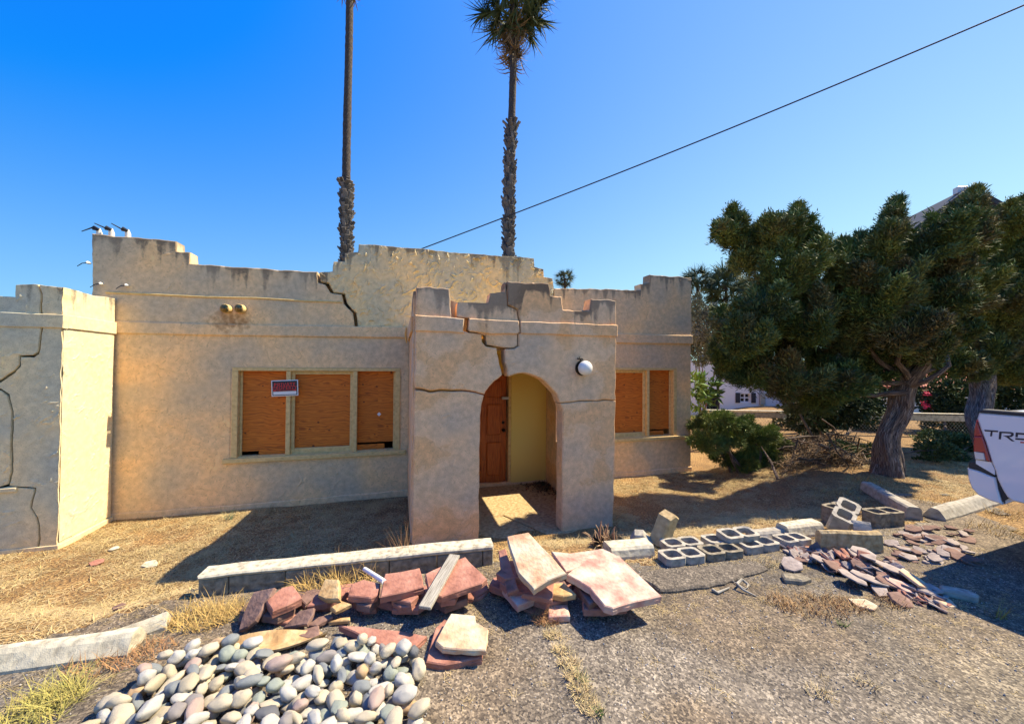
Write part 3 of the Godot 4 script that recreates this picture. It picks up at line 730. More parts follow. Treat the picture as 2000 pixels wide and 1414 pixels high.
	pg = rough(hpoly([893, 589, 955, 593, 958, 572, 986, 572, 988, 551, 990, 571, 990, 597, 1008, 606, 1014, 627, 1015.5, 648, 1010.5, 653, 1010.5, 675, 1003, 680, 985, 678.5, 977, 677, 951, 673, 950, 654, 920, 648, 915, 643, 917, 621, 893, 618], O), 0.028, 0.009); f.prism(pg, O - 0.01, O - 0.2, 0.01); clad(f, M.porch, pg, O - 0.01)
	part(house, "porch_wall", f, M.porch, "loose wedge of porch front between two cracks")
	f = MB.new()
	pg = rough(hpoly([992, 550, 1072, 554, 1075, 576, 1097, 580, 1101, 605, 1151, 607, 1155, 583, 1204, 587, 1204, 640, 1203, 781, 1160, 782, 1130, 783.5, 1094.5, 786.8, 1087, 772, 1075, 756, 1061, 743, 1045, 734, 1025, 729, 1005, 730, 993, 735, 991, 722, 986, 709, 986, 682, 1004, 682.5, 1013, 676, 1012.5, 653, 1017.5, 648, 1016, 626, 1010, 605, 992, 595, 992, 571], O), 0.028, 0.009); f.prism(pg, O, O - 0.2, 0.012); clad(f, M.porch, pg, O)
	part(house, "porch_wall", f, M.porch, "broad side of the porch front with the round lamp")
	f = MB.new()
	pg = rough(hpoly([1095.2, 788.3, 1130, 784.8, 1160, 783.4, 1203, 782.2, 1201, 900, 1197, 1060, 1097, 1060, 1098, 960, 1099, 840, 1098.5, 805], O), 0.04, 0.006); f.prism(pg, O, O - 0.2, 0.012); clad(f, M.porch, pg, O)
	part(house, "porch_wall", f, M.porch)
	f = MB.new(); f.prism(hpoly([862, 580, 900, 592, 960, 598, 1030, 600, 1030, 675, 1000, 684, 958, 684, 862, 662], O - 0.22), O - 0.26, O - 0.34); part(house, "porch_crack_backing", f, M.porch)  # added backing behind the porch crack, set back so the gap stays dark
	# band on the porch
	for q in [[811, 614, 880, 620, 907, 622, 905, 645, 908, 650, 811, 646], [917, 622, 960, 624, 1014, 626.5, 1015.5, 648, 1011, 652.5, 960, 652, 918, 647, 915, 643], [1017, 627, 1100, 630, 1207, 635, 1208, 657, 1130, 655.5, 1018, 651, 1017.5, 648]]:
		f = MB.new(); f.prism(rough(hpoly(q, O + 0.03), 0.06, 0.004), O + 0.03, O - 0.05, 0.01)
		part(house, "porch_cornice", f, M.porch)
	# side walls of the porch; local x of these meshes runs along the house's depth
	var turn := Transform3D(Basis(Vector3(0, 0, 1), Vector3(0, 1, 0), Vector3(-1, 0, 0)), Vector3(4.17, 0, 0))
	f = MB.new()
	f.prism(rough(PackedVector2Array([Vector2(0.002, -0.7), Vector2(O - 0.2, -0.7), Vector2(O - 0.2, 2.70), Vector2(1.5, 2.66), Vector2(1.2, 2.52), Vector2(0.6, 2.45), Vector2(0.037, 2.42)])), 0.0, -0.2, 0.01, turn)
	part(house, "porch_side_wall", f, M.porch)
	f = MB.new(); f.box(Vector3(4.14, 2.19, 0.04), Vector3(4.169, 2.38, O - 0.2), 0.006); part(house, "porch_cornice", f, M.porch)
	f = MB.new()
	rect_wall(f, 0.002, O - 0.2, -0.7, 2.4, [[0.5, 1.70, 0.42, 1.5]], 0.0, -0.2)
	var rt := Transform3D(Basis(Vector3(0, 0, 1), Vector3(0, 1, 0), Vector3(-1, 0, 0)), Vector3(6.73, 0, 0))
	for i in f.v.size():
		f.v[i] = rt * f.v[i]; f.n[i] = rt.basis * f.n[i]
	part(house, "porch_side_wall", f, M.porch)
	f = MB.new(); f.box(Vector3(6.71, 2.401, 0.04), Vector3(6.93, 2.62, O - 0.2), 0.01); part(house, "porch_parapet", f, M.porch)
	f = MB.new(); f.box(Vector3(4.37, 2.0, 0.002), Vector3(6.73, 2.12, O - 0.2), 0.0); part(house, "porch_ceiling", f, M.inner)
	f = MB.new(); f.box(Vector3(4.37, -0.6, 0.026), Vector3(6.73, -0.45, 1.4), 0.006); part(house, "porch_floor", f, M.tan_stone)
	f = MB.new(); f.prism(PackedVector2Array([Vector2(4.37, -1.403), Vector2(5.5, -1.403), Vector2(5.75, -1.9), Vector2(5.95, -2.42), Vector2(4.37, -2.42)]), 0, -0.15, 0.006, Transform3D(Basis(Vector3(1, 0, 0), Vector3(0, 0, -1), Vector3(0, 1, 0)), Vector3(0, -0.455, 0)))
	part(house, "porch_floor", f, M.tan_stone)
	f = MB.new(); f.prism(PackedVector2Array([Vector2(5.52, -1.403), Vector2(6.73, -1.403), Vector2(6.73, -2.42), Vector2(5.985, -2.42), Vector2(5.78, -1.9)]), 0, -0.15, 0.006, Transform3D(Basis(Vector3(1, 0, 0), Vector3(0, 0, -1), Vector3(0, 1, 0)), Vector3(0, -0.45, 0)))
	part(house, "porch_floor", f, M.tan_stone)
	f = MB.new(); f.box(Vector3(6.031, -0.448, 0.003), Vector3(6.729, 2.0, 0.02)); f.box(Vector3(4.371, -0.448, 0.003), Vector3(5.029, 2.0, 0.02)); f.box(Vector3(5.03, 1.711, 0.003), Vector3(6.03, 2.0, 0.02)); part(house, "inner_wall", f, M.inner)
	# ----- shell: side, back and roof
	mbox(house, "side_wall", M.front, 9.88, 10.098, -0.8, 3.28, -8.0, -0.24)
	mbox(house, "side_wall", M.front, -0.24, -0.02, -0.8, 3.28, -8.0, -0.24)
	mbox(house, "back_wall", M.front, -0.24, 10.1, -0.8, 3.28, -8.22, -8.002)
	mbox(house, "roof", M.roofing, -0.02, 9.88, 2.75, 2.9, -8.0, -0.3)
	# ----- two vent pipes
	for q in [[437, 602], [465, 602]]:
		var e := hp(q[0], q[1], 0.1)
		var vp := MB.new()
		vp.tube([Vector3(e.x + 0.02, e.y, -0.01), Vector3(e.x + 0.006, e.y, 0.10), Vector3(e.x + 0.006, e.y, 0.101), Vector3(e.x + 0.02, e.y, 0.0)], [.066, .066, .058, .058], 20, false)
		var o := part(house, "vent_pipe", vp, M.trim)
		vp = MB.new(); vp.tube([Vector3(e.x + 0.02, e.y, 0.002), Vector3(e.x + 0.02, e.y, 0.006)], [.056, .056], 20)
		part(o, "inner_end", vp, M.trim)
	# ----- round lamp on the porch
	var lp := hp(1142, 719, O + 0.08)
	var lamp := Node3D.new(); lamp.name = "lamp"; house.add_child(lamp, true)
	var gl := MB.new()
	var sm := SphereMesh.new(); sm.radius = 0.1; sm.height = 0.2; sm.radial_segments = 24; sm.rings = 14
	var go := part(lamp, "globe", sm, M.globe); go.position = Vector3(lp.x, lp.y, O + 0.10); go.scale = Vector3(1, 1, 0.85)
	gl = MB.new(); gl.tube([Vector3(lp.x, lp.y, O), Vector3(lp.x, lp.y, O + 0.025)], [.105, .1], 20); part(lamp, "base", gl, M.bronze)
	gl = MB.new()
	gl.tube([Vector3(lp.x - 0.03, lp.y + 0.08, O + 0.05), Vector3(lp.x - 0.06, lp.y + 0.15, O + 0.04)], [.012, .006], 6)
	gl.tube([Vector3(lp.x - 0.09, lp.y + 0.13, O + 0.04), Vector3(lp.x - 0.01, lp.y + 0.12, O + 0.05)], [.012, .012], 6)
	part(lamp, "bracket", gl, M.bronze)
	# ----- porcelain insulators with stubs of wire
	for q in [[193, 452, -1.0], [217, 452, 0.7], [249, 454, 0.9]]:
		var e := hp(q[0], q[1], -0.1)
		var iw := MB.new()
		iw.tube([Vector3(e.x, 3.60, -0.1), Vector3(e.x, e.y - 0.02, -0.1), Vector3(e.x - 0.01, e.y + 0.04, -0.1)], [.035, .034, .022], 10)
		var o := part(house, "insulator", iw, M.ceramic)
		iw = MB.new()
		iw.tube([Vector3(e.x + 0.01, e.y + 0.015, -0.075), Vector3(e.x - 0.045, e.y + 0.035, -0.06), Vector3(e.x - 0.06, e.y + 0.035, -0.06), Vector3(e.x - 0.16, e.y + 0.03 + 0.07 * q[2], -0.03)], [.02, .034, .01, .006], 8)
		part(o, "wire_stub", iw, M.cable)
	for q in [[196, 554], [246, 557], [171, 513]]:
		var e := hp(q[0], q[1], 0.04)
		var iw := MB.new(); iw.tube([Vector3(e.x, e.y, -0.005), Vector3(e.x, e.y, 0.05), Vector3(e.x - 0.01, e.y - 0.005, 0.06)], [.012, .022, .014], 8)
		var o := part(house, "insulator", iw, M.ceramic)
		iw = MB.new(); iw.tube([Vector3(e.x, e.y - 0.005, 0.05), Vector3(e.x - 0.06, e.y - 0.015, 0.05), Vector3(e.x - 0.12, e.y - 0.06, 0.04)], [.007, .006, .005], 6)
		part(o, "wire_stub", iw, M.cable)
	# conduit stub that hangs by the porch corner, and a little slip of paper on a board
	var cs := MB.new(); var ca := hp(795, 668, 0.4); cs.tube([Vector3(4.12, ca.y, 0.3), Vector3(4.10, ca.y + 0.12, 0.55), Vector3(4.11, ca.y + 0.2, 0.8)], [.012, .014, .01], 8)
	part(house, "loose_wire", cs, M.trim)
	var lb := MB.new(); var lc := hp(740, 809, -0.1); lb.prism(PackedVector2Array([Vector2(lc.x - 0.035, lc.y), Vector2(lc.x, lc.y - 0.035), Vector2(lc.x + 0.035, lc.y), Vector2(lc.x, lc.y + 0.035)]), -0.1065, -0.1085)
	part(house, "paper_label", lb, M.white)

func make_wing() -> void:
	# the neighbouring wing that comes forward at the corner; its face is 0.93 m out
	var O := 0.93
	var wing := thing("stucco_building", "pale stucco building corner with long cracks and a sunlit side, joining the house", "building", house_t)
	var top := [[-5.0, 2.66], [-0.52, 2.62], [-0.50, 2.80], [0.3, 2.80]]
	M.wing = stucco(768, 768, -2.6, -0.7, 3.6, 3.6, [228, 212, 170], top, 131, 45.0, 0.0, [], 0.02, 0.5)
	var xl := -5.0
	var pg: PackedVector2Array
	# the worked stucco is laid as far as the photograph can see
	var near := func(p: PackedVector2Array) -> PackedVector2Array:
		var k := Geometry2D.intersect_polygons(p, PackedVector2Array([Vector2(-1.5, -2), Vector2(2, -2), Vector2(2, 5), Vector2(-1.5, 5)]))
		return k[0]
	var cut := func(list: Array) -> PackedVector2Array: return hpoly(list, O)
	# three pieces parted by the cracks
	var f := MB.new()
	var e := hp(0, 745, O); var e2 := hp(0, 578, O)
	var a: PackedVector2Array = cut.call([0, 742, 27, 725, 37, 713, 38.5, 694, 64, 694, 74, 688, 78, 669, 80, 645, 78, 610, 78, 575, 74, 556, 30, 556, 28, 581, 0, 578])
	a.push_back(Vector2(xl, e2.y)); a.push_back(Vector2(xl, e.y))
	pg = rough(a, 0.03, 0.007); f.prism(pg, O, O - 0.2, 0.003); clad(f, M.wing, near.call(pg), O, 0.02, Transform3D.IDENTITY, 0.004); part(wing, "wall", f, M.wing)
	f = MB.new()
	var cx: float = hp(117, 800, O).x
	var b: PackedVector2Array = cut.call([0, 747, 28, 729, 39.5, 716, 41, 697.5, 66, 698, 77, 691, 81, 671, 83, 645, 81.5, 610, 81, 575, 77, 556])
	b.push_back(Vector2(cx, hp(117, 561, O).y)); b.push_back(Vector2(cx, -0.75))
	b.append_array(cut.call([75, 1095, 74, 1075, 79, 1052, 74, 1010, 62, 992, 69, 954, 38, 951, 19, 948.5, 24, 925, 24.5, 860, 26.5, 802, 17, 770, 0, 758]))
	b.push_back(Vector2(xl, hp(0, 758, O).y)); b.push_back(Vector2(xl, hp(0, 747, O).y))
	pg = rough(b, 0.03, 0.007); f.prism(pg, O, O - 0.2, 0.003); clad(f, M.wing, near.call(pg), O, 0.02, Transform3D.IDENTITY, 0.004); part(wing, "wall", f, M.wing)
	f = MB.new()
	var d: PackedVector2Array = cut.call([0, 761.5, 14, 774, 22.5, 802, 20, 860, 20, 925, 15, 946, 0, 950])
	d.push_back(Vector2(xl, hp(0, 950, O).y)); d.push_back(Vector2(xl, hp(0, 761.5, O).y))
	pg = rough(d, 0.03, 0.007); f.prism(pg, O - 0.004, O - 0.2, 0.003); clad(f, M.wing, near.call(pg), O - 0.004, 0.02, Transform3D.IDENTITY, 0.004); part(wing, "wall", f, M.wing)
	f = MB.new()
	var g: PackedVector2Array = cut.call([0, 952.5, 20, 950.5, 38, 953, 66, 956, 59, 992, 71, 1010, 76, 1052, 71, 1075, 72, 1095])
	g.push_back(Vector2(hp(72, 1095, O).x, -0.75)); g.push_back(Vector2(xl, -0.75)); g.push_back(Vector2(xl, hp(0, 952.5, O).y))
	pg = rough(g, 0.03, 0.007); f.prism(pg, O, O - 0.2, 0.003); clad(f, M.wing, near.call(pg), O, 0.02, Transform3D.IDENTITY, 0.004); part(wing, "wall", f, M.wing)
	# ledge of the closed-off opening
	f = MB.new(); f.prism(rough(PackedVector2Array([Vector2(xl, hp(0, 957, O).y), Vector2(hp(34, 957, O).x, hp(34, 960, O).y), Vector2(hp(34, 957, O).x, hp(34, 951, O).y), Vector2(xl, hp(0, 950, O).y)]), 0.06, 0.003), O + 0.03, O - 0.02, 0.008); part(wing, "ledge", f, M.wing)
	# band round the corner, in front and on the side
	f = MB.new()
	var y1: float = hp(117, 614, O).y; var y0: float = hp(117, 641, O).y
	f.prism(rough(PackedVector2Array([Vector2(xl, y0), Vector2(cx + 0.025, y0), Vector2(cx + 0.025, y1), Vector2(xl, y1)]), 0.08, 0.003), O + 0.025, O - 0.05, 0.008); part(wing, "cornice", f, M.wing)
	f = MB.new(); f.box(Vector3(cx + 0.0, y0, 0.04), Vector3(cx + 0.025, y1, O - 0.051), 0.006); part(wing, "cornice", f, M.wing)
	# side wall, lit by the sun; its mesh runs along the depth
	var yt: float = hp(117, 561, O).y
	var turn := Transform3D(Basis(Vector3(0, 0, -1), Vector3(0, 1, 0), Vector3(1, 0, 0)), Vector3(cx, 0, 0))
	f = MB.new()
	pg = PackedVector2Array([Vector2(-O, -0.42), Vector2(-0.06, -0.42), Vector2(-0.06, y0 + 0.01), Vector2(-O, y0 + 0.01)])
	clad(f, M.wing, pg, -0.001, 0.02, turn)
	f.prism(rough(PackedVector2Array([Vector2(-O + 0.2, -0.75), Vector2(-0.036, -0.75), Vector2(-0.036, yt + 0.02), Vector2(-0.4, yt - 0.01), Vector2(-O + 0.2, yt)]), 0.06, 0.004), -0.001, -0.2, 0.008, turn)
	part(wing, "side_wall", f, M.wing)
	f = MB.new()
	f.box(Vector3(xl, -0.75, O), Vector3(cx + 0.02, -0.43, O + 0.02), 0.006); part(wing, "plinth", f, M.wing)
	f = MB.new(); f.box(Vector3(cx, -0.75, 0.024), Vector3(cx + 0.02, -0.43, O - 0.001), 0.006); part(wing, "plinth", f, M.wing)
	mbox(wing, "roof", M.roofing, xl, -0.25, 2.3, 2.42, -8.0, O - 0.21)
	mbox(wing, "crack_backing", M.wing, xl, cx - 0.21, -0.75, 2.29, O - 0.35, O - 0.24)  # added backing that keeps light out of the wing's cracks
	mbox(wing, "back_wall", M.wing, xl, -0.25, -0.8, 2.66, -8.2, -8.001)
	mbox(wing, "outer_wall", M.wing, xl - 0.2, xl - 0.001, -0.8, 2.66, -8.0, O)
# ---------------------------------------------------------------- masonry and stone lying about
func bar_between(a: Vector3, b: Vector3) -> Transform3D:
	# local x runs from a to b, y is up
	var x := b - a; x.y = 0.0; x = x.normalized()
	return Transform3D(Basis(x, Vector3.UP, x.cross(Vector3.UP)), a)
func make_low_wall() -> void:
	var a := Vector3(-2.34, 0, -2.89); var b := Vector3(-0.15, 0, -3.39)
	var t := bar_between(a, b); var L := (b - a).length()
	var w := thing("low_wall", "long low block retaining wall with a white painted top beside the dry lawn", "low wall", t)
	var n := 7
	for row in 2:
		var y0 := -0.22 + row * 0.2; var y1 := y0 + 0.196 if row == 0 else 0.14
		var x := 0.0
		var k := 0
		while x < L - 0.05:
			var e := minf(L, x + (0.2 if (k == 0 and row == 1) else 0.39))
			var bk := MB.new()
			var push := rng.randf_range(-0.004, 0.004)
			bk.box(Vector3(x + 0.003, y0, -0.15 + push), Vector3(e - 0.003, y1, push), 0.008)
			part(w, "block", bk, M.dark_concrete)
			x = e; k += 1
	var cap := MB.new()
	cap.prism(rough(PackedVector2Array([Vector2(-0.006, 0.141), Vector2(L + 0.006, 0.141), Vector2(L + 0.006, 0.186), Vector2(L * 0.6, 0.182), Vector2(L * 0.3, 0.176), Vector2(-0.006, 0.17)]), 0.1, 0.004), 0.006, -0.156, 0.012)
	part(w, "cap", cap, M.white_paint)
func beam(called: String, label: String, cat: String, m: Material, a: Vector3, b: Vector3, wide: float, high: float, slope := 0.25, sink := 0.05, group := "") -> void:
	# a cast length of kerb: a trapezoid section swept along its run
	var t := bar_between(a, b); var L := (b - a).length()
	t.basis.x = (b - a).normalized(); t.basis.z = t.basis.x.cross(Vector3.UP).normalized(); t.basis.y = t.basis.z.cross(t.basis.x)
	var mb := MB.new()
	var s := wide * slope
	var sec := [Vector2(0, -sink), Vector2(wide, -sink), Vector2(wide, high * 0.25), Vector2(wide - s, high - 0.02), Vector2(wide - s - 0.02, high), Vector2(s + 0.02, high), Vector2(s, high - 0.02), Vector2(0, high * 0.25)]
	var steps := maxi(2, int(L / 0.12))
	var rings := []
	for i in steps + 1:
		var ring := []
		for q in sec:
			var x := L * i / steps
			ring.push_back(Vector3(x, q.y, -q.x) + Vector3(wob.get_noise_3d(x * 40 + a.x * 99, q.y * 90, q.x * 90), wob.get_noise_3d(x * 40 + 50, q.y * 90, q.x * 90), wob.get_noise_3d(x * 40 + 90 + a.z * 77, q.y * 90, q.x * 90)) * 0.012)
		rings.push_back(ring)
	for i in steps:
		for k in 8: mb.quad(rings[i][k], rings[i][(k + 1) % 8], rings[i + 1][(k + 1) % 8], rings[i + 1][k])
	for k in range(1, 7):
		mb.tri(rings[0][0], rings[0][k + 1], rings[0][k]); mb.tri(rings[-1][0], rings[-1][k], rings[-1][k + 1])
	single(called, mb, m, label, cat, t, group)
func make_kerbs() -> void:
	beam("parking_kerb", "white painted concrete kerb beside dry weeds at the lawn corner", "kerb", M.white_paint, at_y(-160, 1345, 0), at_y(246, 1288, 0), 0.17, 0.12)
	beam("parking_kerb", "short tilted broken white kerb piece sunk in the dry lawn", "kerb", M.white_paint, at_y(222, 1268, -0.02), at_y(322, 1232, 0.02), 0.12, 0.09, 0.3, 0.08)
	beam("parking_kerb", "short white painted kerb length next to the grey hollow blocks", "kerb", M.white_paint, at_y(1196, 1096, 0), at_y(1280, 1089, 0), 0.22, 0.1, 0.08)
	beam("parking_kerb", "long bare concrete kerb running from the juniper trunk towards the hollow blocks", "kerb", M.concrete, at_y(1805, 1018, 0.0), at_y(1708, 962, -0.03), 0.16, 0.15, 0.1, 0.2)
	beam("parking_kerb", "pale concrete parking stop next to the white pickup bumper", "kerb", M.concrete, at_y(1850, 1021, 0), at_y(1985, 977, 0), 0.2, 0.13)
	beam("parking_kerb", "grey kerb length lying behind the hollow blocks", "kerb", M.concrete, at_y(1478, 1062, -0.02), at_y(1540, 1057, -0.02), 0.15, 0.1, 0.12)
	beam("parking_kerb", "sunlit pale kerb length ending at the slate heap", "kerb", M.white_paint, at_y(1545, 1056, 0), at_y(1612, 1047, 0), 0.18, 0.13, 0.12)
	beam("stone_plank", "thick tan stone plank standing behind the slate heap", "stone plank", M.tan_stone, at_y(1604, 1080, 0), at_y(1726, 1082, 0), 0.07, 0.2, 0.04)
	beam("concrete_post", "grey rounded concrete post lying across the tumbled hollow blocks", "concrete post", M.concrete, at_y(1668, 1038, 0.12), at_y(1706, 1044, 0.12), 0.12, 0.1, 0.3, 0.0)
	# upright broken lumps beside the flower pot
	var t := Transform3D(Basis.from_euler(Vector3(0.15, 0.5, -0.28)), at_y(1287, 1062, -0.02))
	var mb := MB.new(); mb.prism(rough(PackedVector2Array([Vector2(-0.07, 0), Vector2(0.08, 0), Vector2(0.09, 0.12), Vector2(0.1, 0.30), Vector2(0.03, 0.33), Vector2(-0.05, 0.28), Vector2(-0.06, 0.14)]), 0.05, 0.008), 0.07, -0.07, 0.014)
	single("concrete_lump", mb, M.tan_stone, "upright tan broken concrete lump beside the flower pot", "concrete", t)
	t = Transform3D(Basis.from_euler(Vector3(0.2, -0.3, 0.75)), at_y(1262, 1068, -0.05))
	mb = MB.new(); mb.prism(rough(PackedVector2Array([Vector2(-0.09, 0), Vector2(0.07, -0.02), Vector2(0.09, 0.14), Vector2(0.02, 0.19), Vector2(-0.08, 0.15)]), 0.05, 0.01), 0.06, -0.05, 0.014)
	single("concrete_lump", mb, M.concrete, "grey broken concrete lump leaning against the tan lump", "concrete", t)
func hollow_block(m: Material, label: String, t: Transform3D, high := 0.066, length := 0.39) -> void:
	# local x along the block, y up, z towards the viewer; two cells run through it
	var mb := MB.new()
	var w := 0.19; var r := 0.035
	var outer := PackedVector2Array([Vector2(0, 0), Vector2(length, 0), Vector2(length, w), Vector2(0, w)])
	var half := length * 0.5
	var tt := Transform3D(Basis(Vector3(1, 0, 0), Vector3(0, 0, -1), Vector3(0, 1, 0)), Vector3.ZERO)
	for s in 2:
		var x0 := half * s; var x1 := half * (s + 1)
		var a := Vector2(x0 + (0.033 if s == 0 else 0.017), 0.035); var b := Vector2(x1 - (0.017 if s == 0 else 0.033), w - 0.035)
		var hole := []
		for k in 12:
			var q := TAU * k / 12.0
			var c := (a + b) * 0.5; var h := (b - a) * 0.5
			hole.push_back(c + Vector2(clampf(cos(q) * 1.35, -1, 1) * h.x, clampf(sin(q) * 1.35, -1, 1) * h.y))
		var rim := []
		for k in 12:
			var q := TAU * k / 12.0
			var c2 := Vector2((x0 + x1) * 0.5, w * 0.5); var h2 := Vector2(half * 0.5, w * 0.5)
			rim.push_back(c2 + Vector2(clampf(cos(q) * 1.42, -1, 1) * h2.x, clampf(sin(q) * 1.42, -1, 1) * h2.y))
		for k in 12:
			var e := (k + 1) % 12
			var top := func(p: Vector2) -> Vector3: return tt * Vector3(p.x, p.y, high)
			var low := func(p: Vector2) -> Vector3: return tt * Vector3(p.x, p.y, 0.0)
			mb.quad(top.call(rim[k]), top.call(rim[e]), top.call(hole[e]), top.call(hole[k]))
			mb.quad(low.call(rim[e]), low.call(rim[k]), low.call(hole[k]), low.call(hole[e]))
			mb.quad(low.call(hole[e]), low.call(hole[k]), top.call(hole[k]), top.call(hole[e]))
			var skip: bool = (s == 0 and rim[k].x > x1 - 0.001 and rim[e].x > x1 - 0.001) or (s == 1 and rim[k].x < x0 + 0.001 and rim[e].x < x0 + 0.001)
			if not skip: mb.quad(low.call(rim[k]), low.call(rim[e]), top.call(rim[e]), top.call(rim[k]))
	single("hollow_block", mb, m, label, "hollow block", t, "hollow concrete blocks beyond the asphalt")
func make_blocks() -> void:
	var place := func(px, py, yaw, y := 0.0) -> Transform3D:
		return Transform3D(Basis(Vector3.UP, deg_to_rad(yaw)), at_y(px, py, y))
	hollow_block(M.concrete, "pale hollow block lying flat, beside the white kerb, front row", place.call(1306, 1109, 12.0, 0.012))
	hollow_block(M.dark_concrete, "dark stained hollow block lying flat in the middle of the front row", place.call(1386, 1099, 13.0, 0.012))
	hollow_block(M.concrete, "light hollow block lying flat, last of the front row before the slate", place.call(1464, 1085, 15.0, 0.012))
	hollow_block(M.concrete, "narrow hollow block lying flat near the upright tan stone plank", place.call(1541, 1073, 16.0, 0.012), 0.06, 0.32)
	hollow_block(M.concrete, "pale hollow block lying flat, back row, touching the concrete lumps", place.call(1307, 1083, 11.0, 0.0))
	hollow_block(M.concrete, "shaded hollow block lying flat, back row, between two others", place.call(1392, 1075, 13.0, 0.0))
	var up: Transform3D = place.call(1424, 1064, 14.0, 0.066); up.basis = up.basis * Basis(Vector3(1, 0, 0), 0.1)
	hollow_block(M.concrete, "hollow block tipped on top of the back row", up, 0.055)
	var t: Transform3D = place.call(1655, 1052, 38.0, 0.01); t.basis = t.basis * Basis(Vector3(0, 0, 1), 0.3) * Basis(Vector3(1, 0, 0), 0.35)
	hollow_block(M.concrete, "hollow block tilted with its open cell showing, above the tan stone plank", t, 0.19)
	hollow_block(M.dark_concrete, "grey hollow block at the far end of the tumble beside the kerb", place.call(1716, 1034, 10.0, 0.0), 0.16)
	hollow_block(M.dark_concrete, "dark hollow block half hidden behind the concrete post", place.call(1640, 1030, 24.0, -0.02), 0.19)

# a flagstone: outline in pixels, laid on a tilted plane whose middle is y high
func flag(list: Array, y: float, tilt: Vector2, thick: float, m: Material, label: String, group := "", called := "flagstone") -> Node3D:
	var mid := Vector2.ZERO
	for i in range(0, list.size(), 2): mid += Vector2(list[i], list[i + 1])
	mid /= list.size() / 2.0
	var c := at_y(mid.x, mid.y, y)
	var nrm := Vector3(tilt.x, 1.0, tilt.y).normalized()
	var poly := PackedVector2Array()
	var bx := (Vector3.RIGHT - nrm * nrm.x).normalized(); var by := nrm.cross(bx)
	for i in range(0, list.size(), 2):
		var p := at_plane(list[i], list[i + 1], c, nrm) - c
		poly.push_back(Vector2(p.dot(bx), p.dot(by)))
	return slab(poly, Transform3D(Basis(bx, by, nrm), c), thick, m, label, group, called)
func slab(poly: PackedVector2Array, t: Transform3D, thick: float, m: Material, label: String, group := "", called := "flagstone", fine := 0.03) -> Node3D:
	var mb := MB.new()
	var p := rough(poly, fine, 0.004)
	# split layers: a smaller upper leaf and a wider one under it
	var lower := PackedVector2Array()
	for i in p.size(): lower.push_back(p[i] * (1.0 + 0.012 * sin(i * 1.7)) + Vector2(wob.get_noise_2d(i * 40.0, t.origin.x * 300.0), wob.get_noise_2d(i * 40.0 + 300.0, t.origin.z * 300.0)) * 0.007)
	mb.prism(p, 0.0, -thick * 0.52, minf(0.006, thick * 0.2))
	mb.prism(lower, -thick * 0.45, -thick, 0.002)
	return single(called, mb, m, label, "flagstone", t, group)
func random_slab(c: Vector3, r: float, tilt: Vector2, thick: float, m: Material, label: String, group: String, called := "flagstone", fine := 0.03) -> void:
	var poly := PackedVector2Array()
	var n := rng.randi_range(5, 7); var a0 := rng.randf() * TAU; var sq := rng.randf_range(0.55, 0.95)
	for i in n:
		var a := a0 + TAU * (i + rng.randf_range(-0.25, 0.25)) / n
		var rr := r * rng.randf_range(0.75, 1.15)
		poly.push_back(Vector2(cos(a) * rr, sin(a) * rr * sq).rotated(a0 * 3.0))
	var nrm := Vector3(tilt.x, 1.0, tilt.y).normalized()
	var bx := (Vector3.RIGHT - nrm * nrm.x).normalized()
	slab(poly, Transform3D(Basis(bx, nrm.cross(bx), nrm), c), thick, m, label, group, called, fine)
